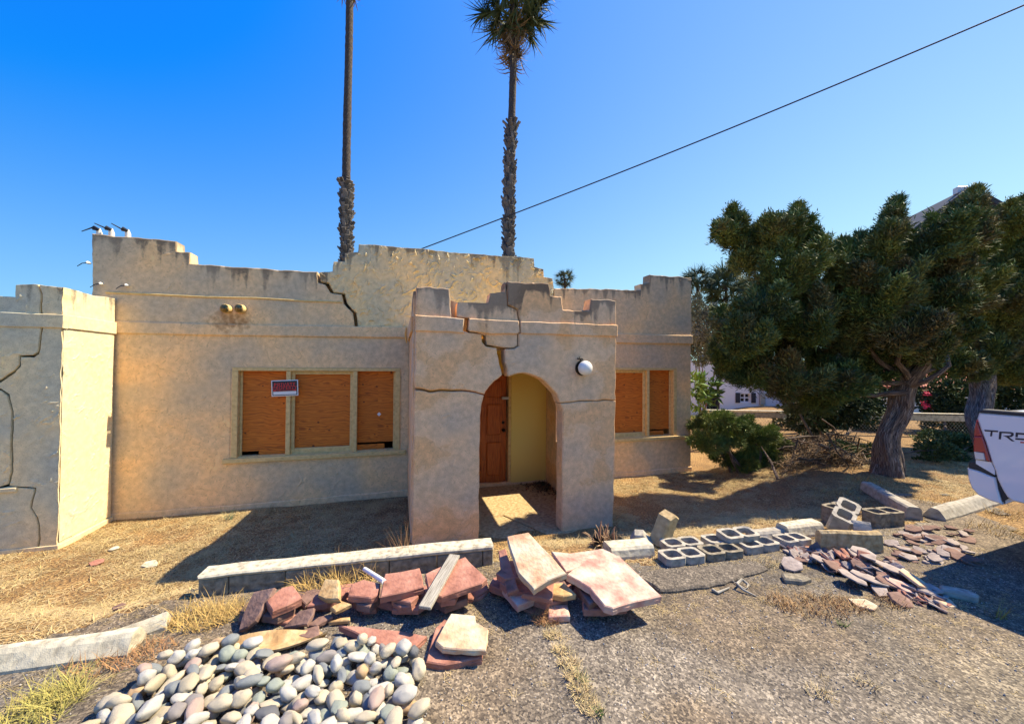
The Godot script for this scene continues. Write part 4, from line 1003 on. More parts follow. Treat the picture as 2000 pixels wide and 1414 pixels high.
func make_flagstones() -> void:
	var G := "flagstones heaped against the low wall"
	# long heap in front of the low wall
	flag([536, 1146, 495, 1155, 487, 1170, 472, 1205, 464, 1232, 482, 1224, 497, 1212, 510, 1192, 513, 1180, 526, 1166], 0.13, Vector2(-0.35, 0.75), 0.03, M.flag_purple, "long purple flagstone leaning steeply at the end of the heap by the dry weeds", G)
	flag([520, 1173, 550, 1147, 572, 1142, 588, 1168, 560, 1182, 531, 1193], 0.17, Vector2(0.05, 0.16), 0.055, M.flag_red, "thick squarish red flagstone next to the leaning purple one", G)
	flag([586, 1170, 590, 1160, 604, 1157, 610, 1170, 596, 1180], 0.12, Vector2(0.3, 0.2), 0.04, M.flag_purple, "small purple flagstone wedged beside the thick squarish red one", G)
	flag([634, 1130, 660, 1131, 661, 1170, 634, 1171, 620, 1163], 0.17, Vector2(-0.25, 0.45), 0.04, M.flag_gold, "golden streaked flagstone tilted among red ones", G)
	flag([687, 1140, 710, 1131, 742, 1139, 737, 1162, 724, 1168, 680, 1163], 0.17, Vector2(0.0, 0.12), 0.045, M.flag_red, "red flagstone with rough top between the golden one and the broad red one", G)
	flag([752, 1120, 782, 1116, 820, 1108, 828, 1146, 790, 1156, 742, 1165, 747, 1145], 0.21, Vector2(0.02, 0.14), 0.05, M.flag_red, "broad red flagstone with a notched edge next to the grey board", G)
	flag([830, 1121, 875, 1099, 909, 1087, 951, 1130, 942, 1139, 900, 1152, 862, 1165, 838, 1158], 0.22, Vector2(0.0, 0.12), 0.045, M.flag_red, "large pointed red flagstone under the grey board", G)
	flag([768, 1178, 800, 1162, 812, 1172, 802, 1185, 780, 1186], 0.12, Vector2(-0.1, 0.15), 0.045, M.flag_red, "small red flagstone under the notched one", G)
	flag([765, 1190, 830, 1150, 836, 1176, 815, 1192], 0.10, Vector2(-0.1, 0.12), 0.035, M.flag_red, "flat red flagstone poking out under the grey board's lower end", G)
	flag([612, 1187, 585, 1192, 552, 1226, 598, 1220, 610, 1200], 0.09, Vector2(-0.2, 0.55), 0.025, M.flag_purple, "thin grey purple flake leaning below the squarish red flagstone", G)
	flag([648, 1198, 622, 1204, 600, 1220, 618, 1222, 649, 1206], 0.06, Vector2(0.1, 0.2), 0.025, M.flag_purple, "narrow purple splinter beside the leaning flake", G)
	flag([622, 1220, 595, 1228, 571, 1240, 607, 1248, 623, 1245], 0.04, Vector2(0.0, 0.1), 0.028, M.flag_purple, "small purple flagstone lying flat beside the curled husk", G)
	flag([685, 1180, 665, 1172, 646, 1185, 655, 1195], 0.12, Vector2(0.1, 0.25), 0.03, M.flag_gold, "small golden chip under the golden streaked flagstone", G)
	flag([682, 1205, 665, 1206, 642, 1214, 682, 1212], 0.05, Vector2(0.0, 0.1), 0.025, M.flag_gold, "thin golden sliver on the asphalt under the heap", G)
	flag([661, 1220, 690, 1222, 775, 1231, 834, 1242, 812, 1262, 787, 1283, 740, 1258], 0.055, Vector2(0.03, 0.06), 0.045, M.flag_red, "large wedge shaped red flagstone flat on the asphalt above the river stones", G)
	flag([868, 1208, 850, 1226, 832, 1291, 868, 1298, 942, 1284, 946, 1240], 0.055, Vector2(0.0, 0.05), 0.04, M.flag_red, "red flagstone under the peach coloured one", G)
	flag([880, 1197, 928, 1200, 930, 1214, 954, 1230, 949, 1270, 900, 1268, 865, 1264, 851, 1252, 864, 1228], 0.12, Vector2(0.0, 0.12), 0.035, M.flag_cream, "peach coloured flagstone on top of a red one on open asphalt", G)
	# the big pale slabs
	flag([989, 1048, 1032, 1039, 1062, 1070, 1107, 1120, 1070, 1134, 1042, 1152, 1013, 1118], 0.34, Vector2(-0.05, 0.42), 0.05, M.flag_cream, "long pale slab propped up steeply on the flagstone stack", G)
	flag([1107, 1121, 1150, 1091, 1210, 1086, 1250, 1124, 1293, 1164, 1240, 1175, 1197, 1187, 1180, 1182, 1152, 1147], 0.21, Vector2(0.06, 0.10), 0.05, M.flag_pink, "large pink and white slab jutting out over the asphalt", G)
	flag([1077, 1077, 1115, 1080, 1177, 1071, 1212, 1088, 1150, 1100, 1105, 1116], 0.20, Vector2(0.0, 0.06), 0.035, M.flag_pink, "rosy slab behind the large pink and white slab", G)
	flag([972, 1075, 987, 1070, 1000, 1110, 1012, 1150, 990, 1160, 980, 1120], 0.22, Vector2(-0.2, 0.45), 0.035, M.flag_red, "narrow red slab leaning under the long pale slab", G)
	flag([1080, 1138, 1102, 1138, 1125, 1160, 1100, 1165, 1076, 1160], 0.15, Vector2(0.0, 0.1), 0.04, M.flag_gold, "small tan slab between the two big pale slabs", G)
	flag([1040, 1150, 1082, 1132, 1078, 1172, 1020, 1160], 0.17, Vector2(0.0, 0.2), 0.035, M.flag_red, "triangular red slab under the tip of the long pale slab", G)
	flag([1072, 1182, 1108, 1181, 1113, 1203, 1072, 1204], 0.06, Vector2(0.0, 0.06), 0.04, M.flag_pink, "small squared pink slab at the foot of the stack by the weeds", G)
	flag([1137, 1160, 1205, 1162, 1224, 1186, 1180, 1192, 1140, 1190], 0.10, Vector2(0.02, 0.05), 0.045, M.flag_red, "red slab holding up the large pink and white slab", G)
	flag([1125, 1140, 1190, 1120, 1215, 1150, 1150, 1180], 0.145, Vector2(0.03, 0.05), 0.04, M.flag_purple, "purple slab hidden under the large pink and white slab", G)
	# hidden stones of the heap, filling it down to the asphalt
	var L := "red flagstone buried in the lower layers of the heap"
	for q in [[500, 1190, .05], [545, 1185, .09], [555, 1200, .04], [640, 1165, .11], [636, 1172, .05], [710, 1165, .11], [715, 1172, .05], [785, 1155, .14], [780, 1165, .08], [790, 1170, .03], [880, 1150, .16], [885, 1158, .10], [880, 1165, .04], [600, 1165, .05], [665, 1160, .05], [745, 1165, .05], [830, 1160, .05], [915, 1150, .05], [920, 1160, .03]]:
		random_slab(at_y(q[0], q[1], q[2]), 0.15, Vector2(rng.randf_range(-.1, .1), rng.randf_range(-.05, .15)), 0.045, [M.flag_red, M.flag_purple, M.flag_red][rng.randi() % 3], L, G)
	for q in [[1010, 1110, .22], [1015, 1130, .16], [1030, 1150, .12], [1035, 1155, .07], [1030, 1165, .035], [1000, 1140, .1], [1070, 1130, .12], [1085, 1140, .07], [1120, 1105, .14], [1130, 1115, .08], [1150, 1110, .04], [1160, 1150, .06], [1150, 1150, .03], [1060, 1160, .1], [1050, 1175, .04]]:
		random_slab(at_y(q[0], q[1], q[2]), 0.17, Vector2(rng.randf_range(-.12, .12), rng.randf_range(-.05, .2)), 0.05, [M.flag_red, M.flag_purple, M.flag_pink][rng.randi() % 3], "red slab buried in the stack under the big pale slabs", G)
	# grey board across them
	var a := at_y(888, 1085, 0.28); var b := at_y(829, 1188, 0.20)
	var mb := MB.new(); var d := b - a
	mb.box(Vector3(-0.042, -0.011, 0), Vector3(0.042, 0.011, d.length()), 0.003)
	var z := d.normalized(); var x := Vector3.UP.cross(z).normalized()
	single("wooden_board", mb, M.board, "weathered grey wooden board laid across red flagstones", "board", Transform3D(Basis(x, z.cross(x), z), a))
	mb = MB.new(); mb.tube([at_y(712, 1112, 0.13), at_y(750, 1136, 0.21)], [.018, .018], 10)
	single("plastic_pipe", mb, M.white, "short white plastic pipe stuck in dry weeds behind the flagstones", "pipe")
	# heap of slate shards
	var GS := "shards in the heap of broken slate"
	var shards := []
	var hero := [[1548, 1102, .05, "flag_grey", .085], [1610, 1095, .06, "flag_grey", .1], [1632, 1105, .06, "flag_purple", .09], [1688, 1078, .14, "flag_grey", .12], [1665, 1125, .09, "flag_grey", .11], [1700, 1128, .07, "flag_grey", .1], [1745, 1110, .09, "flag_grey", .1], [1785, 1127, .09, "flag_cream", .11], [1735, 1135, .06, "flag_purple", .1], [1765, 1145, .05, "flag_pink", .09], [1720, 1150, .04, "flag_grey", .08], [1815, 1150, .05, "flag_grey", .09], [1850, 1175, .02, "flag_cream", .07], [1690, 1180, .03, "flag_cream", .08], [1720, 1100, .1, "flag_gold", .1], [1760, 1170, .04, "flag_purple", .09]]
	for q in hero: shards.push_back([at_y(q[0], q[1], q[2]), q[4] * 1.15, M[q[3]], Vector2(rng.randf_range(-.15, .35), rng.randf_range(.0, .4))])
	for i in 205:
		var u := rng.randf(); var v := rng.randfn(0.0, 0.3)
		var px := lerpf(1530, 1850, u) + v * 26.0; var py := lerpf(1092, 1178, u) + v * 36.0 + (-16.0 if u < 0.75 else 6.0)
		var g := at_y(px, py, 0.0)
		var core := at_y(1690, 1115, 0.0)
		var hgt := maxf(0.012, 0.11 * (1.0 - Vector2((g - core).x / 0.75, (g - core).z / 0.5).length()) * rng.randf_range(0.3, 1.0))
		shards.push_back([Vector3(g.x, hgt, g.z), rng.randf_range(0.03, 0.085), [M.flag_grey, M.flag_purple, M.flag_grey, M.flag_red, M.flag_purple][rng.randi() % 5], Vector2(rng.randfn(0.1, .45), rng.randfn(0.2, .45))])
	for i in 70:
		var g := at_y(rng.randf_range(1735, 1900), rng.randf_range(1035, 1105), 0.0)
		shards.push_back([Vector3(g.x, rng.randf_range(0.015, 0.05), g.z), rng.randf_range(0.03, 0.1), [M.flag_purple, M.flag_grey][rng.randi() % 2], Vector2(rng.randf_range(-.3, .3), rng.randf_range(-.2, .3))])
	var lab := {M.flag_grey: "thin pale grey slate shard in the broken heap", M.flag_purple: "thin purple slate shard in the broken heap", M.flag_red: "thin reddish slate shard in the broken heap", M.flag_cream: "cream coloured stone shard in the broken heap", M.flag_pink: "pink stone shard in the broken heap", M.flag_gold: "golden brown stone shard in the broken heap"}
	for q in shards:
		var big: String = "large" if q[1] > 0.08 else ("tiny" if q[1] < 0.045 else "middling")
		var lie: String = "steeply tilted" if q[3].length() > 0.45 else ("tilted" if q[3].length() > 0.25 else "flat lying")
		var where: String = " on top" if q[0].y > 0.06 else ""
		random_slab(q[0], q[1], q[3], rng.randf_range(0.008, 0.02), q[2], "%s %s %s%s" % [big, lie, lab[q[2]], where], GS, "slate_shard", 0.05)
	# odd stones near the heap
	var od := MB.new(); od.prism(rough(PackedVector2Array([Vector2(-.1, -.04), Vector2(.08, -.05), Vector2(.11, .0), Vector2(.07, .05), Vector2(-.08, .05)]), 0.03, 0.006), 0.03, -0.04, 0.012)
	single("concrete_lump", od, M.concrete, "lone pale concrete piece in the pickup's shadow", "concrete", Transform3D(Basis(Vector3(1, 0, 0), Vector3(0, 0, -1), Vector3(0, 1, 0)).rotated(Vector3.UP, -0.5), at_y(1872, 1160, 0.03)))
	od = MB.new(); od.prism(rough(PackedVector2Array([Vector2(-.1, -.05), Vector2(.02, -.06), Vector2(.11, .0), Vector2(.05, .06), Vector2(-.08, .05)]), 0.03, 0.008), 0.03, -0.03, 0.012)
	single("asphalt_lump", od, M.dark_concrete, "broken grey asphalt lump between the slate heap and dry weeds", "asphalt lump", Transform3D(Basis(Vector3(1, 0, 0), Vector3(0, 0, -1), Vector3(0, 1, 0)).rotated(Vector3.UP, -0.2), at_y(1555, 1133, 0.02)))
# ---------------------------------------------------------------- river stones
func stone_mesh(s: int) -> ArrayMesh:
	var st := SurfaceTool.new(); st.begin(Mesh.PRIMITIVE_TRIANGLES)
	var n := nz(s, 0.55, 2)
	var R := 9; var C := 16
	for j in R + 1:
		for i in C + 1:
			var a := PI * j / R; var b := TAU * (i % C) / C
			var d := Vector3(sin(a) * cos(b), cos(a), sin(a) * sin(b))
			st.set_uv(Vector2(float(i) / C, float(j) / R))
			st.add_vertex(d * (1.0 + 0.22 * n.get_noise_3dv(d * 1.6)))
	for j in R:
		for i in C:
			var k := j * (C + 1) + i
			for e in [k, k + 1, k + C + 1, k + 1, k + C + 2, k + C + 1]: st.add_index(e)
	st.generate_normals()
	return st.commit()
func make_river_stones() -> void:
	var kinds := []
	for i in 10: kinds.push_back(stone_mesh(200 + i))
	var tone := [["cream", 12, "cream"], ["pale", 10, "pale grey"], ["sage", 5, "grey green"], ["slate", 4, "blue grey"], ["mauve", 2, "mauve grey"], ["amber", 2, "amber brown"], ["rose", 2, "pink"], ["dark", 1, "nearly black"], ["sand", 6, "sandy"]]
	var bag := []
	for q in tone: for k in q[1]: bag.push_back(q)
	var outline := PackedVector2Array()
	for q in [[150, 1440], [265, 1345], [330, 1300], [390, 1272], [440, 1268], [520, 1285], [600, 1290], [640, 1272], [690, 1262], [745, 1278], [810, 1290], [828, 1318], [800, 1345], [800, 1390], [835, 1420], [840, 1520], [120, 1520]]:
		var p := at_y(q[0], q[1], 0.02); outline.push_back(Vector2(p.x, p.z))
	var lo := outline[0]; var hi := outline[0]
	for p in outline: lo = lo.min(p); hi = hi.max(p)
	var done := []
	for i in 299:
		var ax := Vector3(rng.randf_range(0.03, 0.068), rng.randf_range(0.017, 0.034), rng.randf_range(0.024, 0.045))
		if i < 120: ax *= 0.95
		var r := (ax.x + ax.z) * 0.5 * 0.86
		var best := Vector3(0, 99, 0)
		for tries in 9:
			var p := Vector2(rng.randf_range(lo.x, hi.x), rng.randf_range(lo.y, hi.y))
			if not Geometry2D.is_point_in_polygon(p, outline): continue
			var y := 0.014 + ax.y * 0.9
			for q in done:
				var dd: float = Vector2(q[0].x - p.x, q[0].z - p.y).length()
				var rr: float = r + q[1]
				if dd < rr: y = maxf(y, q[0].y + (ax.y + q[2]) * 0.93 * sqrt(1.0 - (dd / rr) * (dd / rr)))
			if y < best.y: best = Vector3(p.x, y, p.y)
		if best.y > 0.135: continue
		done.push_back([best, r, ax.y])
		var q = bag[rng.randi() % bag.size()]
		var b := Basis(Vector3.UP, rng.randf() * TAU) * Basis(Vector3(1, 0, 0), rng.randfn(0.0, 0.22)) * Basis(Vector3(0, 0, 1), rng.randfn(0.0, 0.28))
		var form: String = ("long" if ax.x > ax.z * 1.55 else ("plump" if ax.y > 0.031 else "flat"))
		var big: String = "large" if ax.x > 0.06 else ("small" if ax.x < 0.048 else "middling")
		var where: String = "on top of" if best.y > 0.09 else ("low in" if best.y < 0.05 else "in")
		var o := single("river_stone", kinds[rng.randi() % kinds.size()], M["stone_" + q[0]], "%s %s %s river stone %s the cobble heap" % [big, form, q[2], where], "river stone", Transform3D(b * Basis.from_scale(ax), best), "river stones heaped on the asphalt")
# ---------------------------------------------------------------- plants
func blade(mb: MB, a: Vector3, dir: Vector3, length: float, wide: float, droop: float, segs := 2) -> void:
	var side := dir.cross(Vector3(0.3, 0.9, 0.2)).normalized() * wide
	var p := a; var d := dir.normalized()
	for k in segs:
		var q := p + d * length / segs
		var w0 := 1.0 - float(k) / segs; var w1 := 1.0 - float(k + 1) / segs
		if k == segs - 1: mb.tri(p - side * w0, p + side * w0, q)
		else: mb.quad(p - side * w0, p + side * w0, q + side * w1, q - side * w1)
		p = q; d = (d + Vector3(0, -droop, 0)).normalized()
func straw_mesh(s: int, n: int, flat: float, length: float, wide: float) -> ArrayMesh:
	var r := RandomNumberGenerator.new(); r.seed = s
	var mb := MB.new(); mb.colored = true
	for i in n:
		var a := r.randf() * TAU
		var t := r.randf_range(0.75, 1.25); mb.col = Color(t, t * r.randf_range(0.92, 1.02), t * r.randf_range(0.8, 1.0))
		blade(mb, Vector3(r.randf_range(-.06, .06), 0.0, r.randf_range(-.06, .06)), Vector3(cos(a), flat * r.randf_range(0.3, 1.5), sin(a)), length * r.randf_range(0.5, 1.3), wide, 0.35, 3)
	return mb.mesh()
func upright(s: int, n: int, h: float, wide: float, lean: float) -> ArrayMesh:
	var r := RandomNumberGenerator.new(); r.seed = s
	var mb := MB.new(); mb.colored = true
	for i in n:
		var a := r.randf() * TAU
		var t := r.randf_range(0.7, 1.3); mb.col = Color(t, t, t * r.randf_range(0.8, 1.0))
		blade(mb, Vector3(r.randf_range(-.04, .04), 0, r.randf_range(-.04, .04)), Vector3(cos(a) * lean, 1.0, sin(a) * lean), h * r.randf_range(0.4, 1.2), wide, 0.25, 3)
	return mb.mesh()
func straw_colour() -> Color:
	var t := rng.randf_range(0.7, 1.25)
	return Color(0.49 * t, 0.38 * t, 0.185 * t)
func make_lawn() -> void:
	var holder := Node3D.new(); holder.name = "dry_grass"; add_child(holder)
	holder.set_meta("kind", "stuff"); tag(holder, "dry golden mown grass lying over the yard", "grass")
	var mats := [straw_mesh(1, 9, 0.10, 0.16, 0.0022), straw_mesh(2, 9, 0.16, 0.13, 0.002), straw_mesh(3, 8, 0.07, 0.22, 0.0025)]
	var up := upright(9, 10, 0.10, 0.0018, 0.7)
	var sets := [[], [], [], []]; var cols := [[], [], [], []]
	var inv := house_t.affine_inverse()
	var tries := 0
	while tries < 64000:
		tries += 1
		var x := rng.randf_range(-7.5, 8.5); var z := rng.randf_range(-9.2, -2.0)
		if x > 5.6 and z > -5.0: continue
		var h := inv * Vector3(x, 0, z)
		if h.z < 0.03 or (h.x < 0.12 and h.z < 0.96) or (h.x > 4.1 and h.x < 7.0 and h.z < 2.5): continue
		if absf(x / z) > 1.7: continue
		if is_asphalt(x, z): continue
		var keep := 0.62 + patch_n.get_noise_2d(x * 16.0, z * 16.0) * 1.1
		if x > 1.0: keep -= 0.1
		if x > 5.0: keep -= 0.35
		if rng.randf() > keep: continue
		var k := rng.randi() % 3
		if rng.randf() < 0.1: k = 3
		sets[k].push_back(Transform3D(Basis(Vector3.UP, rng.randf() * TAU) * Basis.from_scale(Vector3.ONE * rng.randf_range(0.7, 1.3)), Vector3(x, ground_y(x, z) + 0.006, z)))
		cols[k].push_back(straw_colour())
	for k in 3: scatter(holder, "straw", mats[k], M.straw, sets[k], cols[k])
	scatter(holder, "standing_straw", up, M.straw, sets[3], cols[3])
	# loose grit on the asphalt
	var grit := MB.new(); grit.tube([Vector3(0, -0.4, 0), Vector3(0.1, 0.0, 0), Vector3(0, 0.5, 0)], [.5, .9, .25], 5)
	var gs := []; var gc := []
	for i in 26000:
		var x := rng.randf_range(-3.2, 4.6); var z := -pow(rng.randf(), 0.8) * 3.2 - 1.2
		if not is_asphalt(x, z): continue
		var s := 0.002 + 0.006 * pow(rng.randf(), 8.0)
		gs.push_back(Transform3D(Basis.from_euler(Vector3(rng.randf() * 6, rng.randf() * 6, 0)) * Basis.from_scale(Vector3.ONE * s), Vector3(x, ground_y(x, z) + 0.012 + s * 0.4, z)))
		var t := rng.randf_range(0.2, 0.6); gc.push_back(Color(t, t * 0.95, t * 0.86))
	var lit := []; var lc := []
	for i in 5200:
		var x := rng.randf_range(-3.2, 4.6); var z := rng.randf_range(-4.2, -1.3)
		if not is_asphalt(x, z): continue
		var near := smoothstep(1.3, 0.0, -behind_edge(x, z)) + 0.7 * smoothstep(0.15, 0.5, patch_n.get_noise_2d(x * 9.0 - 70.0, z * 9.0))
		if rng.randf() > 0.08 + 0.8 * near: continue
		lit.push_back(Transform3D(Basis(Vector3.UP, rng.randf() * TAU) * Basis.from_scale(Vector3.ONE * rng.randf_range(0.25, 0.6)), Vector3(x, ground_y(x, z) + 0.015, z))); lc.push_back(straw_colour())
	var so := scatter(self, "straw_litter", mats[0], M.straw, lit, lc)
	tag(so, "bits of dry straw blown over the asphalt", "straw")
	var gr := scatter(self, "gravel", grit.mesh(), M.straw, gs, gc)
	tag(gr, "loose grey grit scattered on the asphalt", "gravel")
func weed_clump(px: float, py: float, y: float, n: int, h: float, spread: float, label: String, col: Color, lean := 0.8) -> void:
	var c := at_y(px, py, y)
	var mb := MB.new(); mb.colored = true
	for i in n:
		var a := rng.randf() * TAU; var r := sqrt(rng.randf()) * spread
		var t := rng.randf_range(0.6, 1.3); mb.col = Color(col.r * t, col.g * t * rng.randf_range(0.9, 1.05), col.b * t)
		var p := Vector3(cos(a) * r, 0, sin(a) * r * 0.7)
		p.y = ground_y(c.x + p.x, c.z + p.z) - c.y + 0.01
		blade(mb, p, Vector3(rng.randfn(0, lean), 1.0, rng.randfn(0, lean)), h * rng.randf_range(0.3, 1.2), 0.0025, 0.22, 3)
	single("dry_weed", mb, M.straw, label, "weed", Transform3D(Basis.IDENTITY, c), "weeds round the yard")
func make_weeds() -> void:
	var gold := Color(0.46, 0.32, 0.10); var rust := Color(0.34, 0.19, 0.08); var pale := Color(0.5, 0.4, 0.2); var green := Color(0.09, 0.16, 0.03)
	weed_clump(395, 1215, 0.0, 420, 0.16, 0.2, "golden dry weed clump at the end of the low wall", gold)
	weed_clump(445, 1205, 0.0, 260, 0.14, 0.16, "golden dry weed clump beside the leaning purple flagstone", gold)
	weed_clump(620, 1150, 0.0, 300, 0.2, 0.2, "golden dry weeds between the low wall and flagstones", gold)
	weed_clump(690, 1140, 0.0, 300, 0.22, 0.2, "golden dry weeds round the white plastic pipe", gold)
	weed_clump(790, 1115, 0.0, 46, 0.42, 0.06, "tall thin dead stalks rising against the low wall by the porch corner", rust, 0.25)
	weed_clump(1066, 1215, 0.0, 260, 0.11, 0.1, "dry weed at the foot of the slab stack", rust)
	for q in [[1080, 1245], [1095, 1275], [1110, 1300], [1122, 1325], [1132, 1345], [1142, 1365], [1155, 1390]]:
		weed_clump(q[0], q[1], 0.0, 150, 0.07, 0.06, "straw coloured weed tuft along the asphalt crack", pale)
	weed_clump(1135, 1338, 0.0, 22, 0.09, 0.02, "green weed sprout in the asphalt crack", green, 0.5)
	weed_clump(1172, 1400, 0.0, 22, 0.08, 0.02, "green weed sprout at the lower end of the asphalt crack", green, 0.5)
	for q in [[1590, 1175], [1560, 1195], [1620, 1200], [1640, 1180], [1530, 1180], [1740, 1180], [1660, 1190]]:
		weed_clump(q[0], q[1], 0.0, 170, 0.08, 0.13, "low reddish dry weed mat in front of the slate heap", Color(0.40, 0.26, 0.11))
	weed_clump(1495, 1105, 0.0, 120, 0.1, 0.12, "thin dry weeds beside the hollow blocks", pale)
	weed_clump(1648, 1225, 0.0, 26, 0.07, 0.03, "small green weed in front of the reddish weed mat", green, 0.7)
	weed_clump(1945, 1205, 0.0, 40, 0.16, 0.07, "grass tuft at the edge of the pickup's shadow", Color(0.26, 0.24, 0.07), 0.4)
	weed_clump(1600, 1355, 0.0, 70, 0.06, 0.07, "small dry tuft on open dusty asphalt", pale)
	weed_clump(1690, 1340, 0.0, 50, 0.06, 0.06, "sparse dry tuft beside the small dusty one", pale)
	weed_clump(110, 1370, 0.0, 330, 0.17, 0.13, "yellow green grass clump in front of the white kerb", Color(0.38, 0.34, 0.09))
	weed_clump(60, 1410, 0.0, 240, 0.14, 0.15, "yellow green grass clump at the asphalt corner", Color(0.38, 0.34, 0.09))
	weed_clump(200, 1300, 0.0, 260, 0.09, 0.2, "low rusty weed mat over the white kerb", rust)
	weed_clump(290, 1280, 0.0, 220, 0.07, 0.16, "low rusty weed mat beside the broken kerb piece", rust)
	weed_clump(446, 1010, -0.45, 40, 0.2, 0.06, "grey green weed at the foot of the stucco wall", Color(0.16, 0.2, 0.1), 0.6)
	# clumps beside the kerb and tree
	for q in [[1680, 950, -.08], [1620, 985, -.2], [1840, 985, 0.0], [1985, 1010, 0.0], [1950, 1040, 0.0]]:
		weed_clump(q[0], q[1], q[2], 180, 0.13, 0.3, "dry grass tuft near the bare concrete kerb", gold)
func make_pot() -> void:
	var c := at_y(1190, 1072, -0.08)
	var t := thing("flower_pot", "black plastic flower pot holding a dead plant", "flower pot", Transform3D(Basis.IDENTITY, c))
	var mb := MB.new()
	mb.tube([Vector3(0, -0.18, 0), Vector3(0, 0.06, 0), Vector3(0, 0.062, 0), Vector3(0, 0.08, 0), Vector3(0, 0.08, 0), Vector3(0, 0.02, 0)], [.12, .16, .17, .172, .158, .15], 24, false)
	part(t, "pot", mb, M.pot)
	mb = MB.new(); mb.tube([Vector3(0, 0.0, 0), Vector3(0, 0.03, 0)], [.15, .145], 20); part(t, "potting_soil", mb, M.soil)
	mb = MB.new(); mb.colored = true
	for i in 36:
		mb.col = Color(0.4, 0.26, 0.14) * rng.randf_range(0.6, 1.2)
		var p := Vector3(rng.randfn(-.04, .05), 0.03, rng.randfn(0.02, .05)); var d := Vector3(rng.randfn(-.2, .5), rng.randf_range(.3, 1.2), rng.randfn(.2, .5)).normalized()
		var pts := [p]; var rr := [.005]
		for k in 4:
			p = p + d * 0.05; d = (d + Vector3(rng.randfn(0, .3), -0.25 * k * rng.randf(), rng.randfn(0, .3))).normalized(); pts.push_back(p); rr.push_back(0.004)
		mb.tube(pts, rr, 4, false)
	for i in 3:
		mb.col = Color(0.42, 0.22, 0.12)
		var x := -0.08 + i * 0.07
		mb.tube([Vector3(x, 0.03, -0.03), Vector3(x - 0.01, 0.15, -0.04), Vector3(x + 0.01, 0.27 - i * 0.03, -0.04)], [.01, .011, .004], 5, false)
	part(t, "dead_stems", mb, M.straw)
	mb = MB.new(); mb.tube([at_y(1478, 1165, .012), at_y(1452, 1152, .03), at_y(1440, 1140, .05), at_y(1450, 1132, .05), at_y(1462, 1142, .04), at_y(1458, 1152, .02), at_y(1432, 1135, .02)], [.004, .009, .011, .012, .011, .009, .004], 6)
	single("curled_stick", mb, M.board, "pale curled dead stick on the asphalt by the slate heap", "stick")
	mb = MB.new(); mb.tube([at_y(1392, 1152, .02), at_y(1402, 1158, .02), at_y(1425, 1148, .02)], [.014, .012, .006], 6)
	single("curled_stick", mb, M.board, "short pale forked stick on the asphalt edge", "stick")
	# curled palm husk in front of the red flagstones
	mb = MB.new()
	var ra := []; var rb := []
	for i in 13:
		var f := i / 12.0
		var lo := at_y(lerpf(412, 640, f), 1262 + 16.0 * sin(f * PI) - 30.0 * f * f, 0.02 + 0.07 * f * f)
		var hi := at_y(lerpf(420, 628, f), 1256 - 14.0 * sin(f * PI) - 22.0 * f, 0.03 + 0.03 * sin(f * PI))
		ra.push_back(lo); rb.push_back(hi)
	for i in 12:
		var m0: Vector3 = (ra[i] + rb[i]) * 0.5 - Vector3(0, 0.025, 0); var m1: Vector3 = (ra[i + 1] + rb[i + 1]) * 0.5 - Vector3(0, 0.025, 0)
		var dn := Vector3(0, -0.012, 0)
		mb.quad(ra[i], ra[i + 1], m1, m0); mb.quad(m0, m1, rb[i + 1], rb[i])
		mb.quad(ra[i + 1] + dn, ra[i] + dn, m0 + dn, m1 + dn); mb.quad(m1 + dn, m0 + dn, rb[i] + dn, rb[i + 1] + dn)
		mb.quad(ra[i] + dn, ra[i + 1] + dn, ra[i + 1], ra[i]); mb.quad(rb[i + 1] + dn, rb[i] + dn, rb[i], rb[i + 1])
	single("palm_husk", mb, M.flag_gold, "curled brown palm husk lying in front of the red flagstones", "palm husk")
	# leaf litter blown into the porch corner
	mb = MB.new(); mb.colored = true
	for i in 420:
		var p := house_t * Vector3(6.7 - absf(rng.randfn(0, 0.22)), -0.445, 0.04 + absf(rng.randfn(0, 0.3)))
		var k := rng.randf_range(0.4, 1.3); mb.col = Color(0.12 * k, 0.08 * k, 0.045 * k)
		blade(mb, p, Vector3(rng.randfn(0, 1), rng.randf_range(0.1, 0.6), rng.randfn(0, 1)), rng.randf_range(0.04, 0.12), 0.012, 0.4, 2)
	single("leaf_litter", mb, M.straw, "dead brown leaves blown into the porch corner", "leaves")
	# scraps on the lawn
	for q in [[292, 1108, "flat cream board scrap on the dry lawn", 0.09], [186, 1104, "crumpled brown scrap on the dry lawn", 0.07], [222, 1077, "small white scrap on the dry lawn near the sunlit wall", 0.05], [232, 1193, "small purple stone chip on the dry lawn", 0.045]]:
		var g := on_ground(q[0], q[1])
		random_slab(g + Vector3(0, 0.03, 0), q[3], Vector2(0.1, 0.15), 0.012, M.flag_purple if q[0] == 232 else (M.flag_red if q[0] == 186 else M.white_paint), q[2], "scraps on the lawn", "scrap")

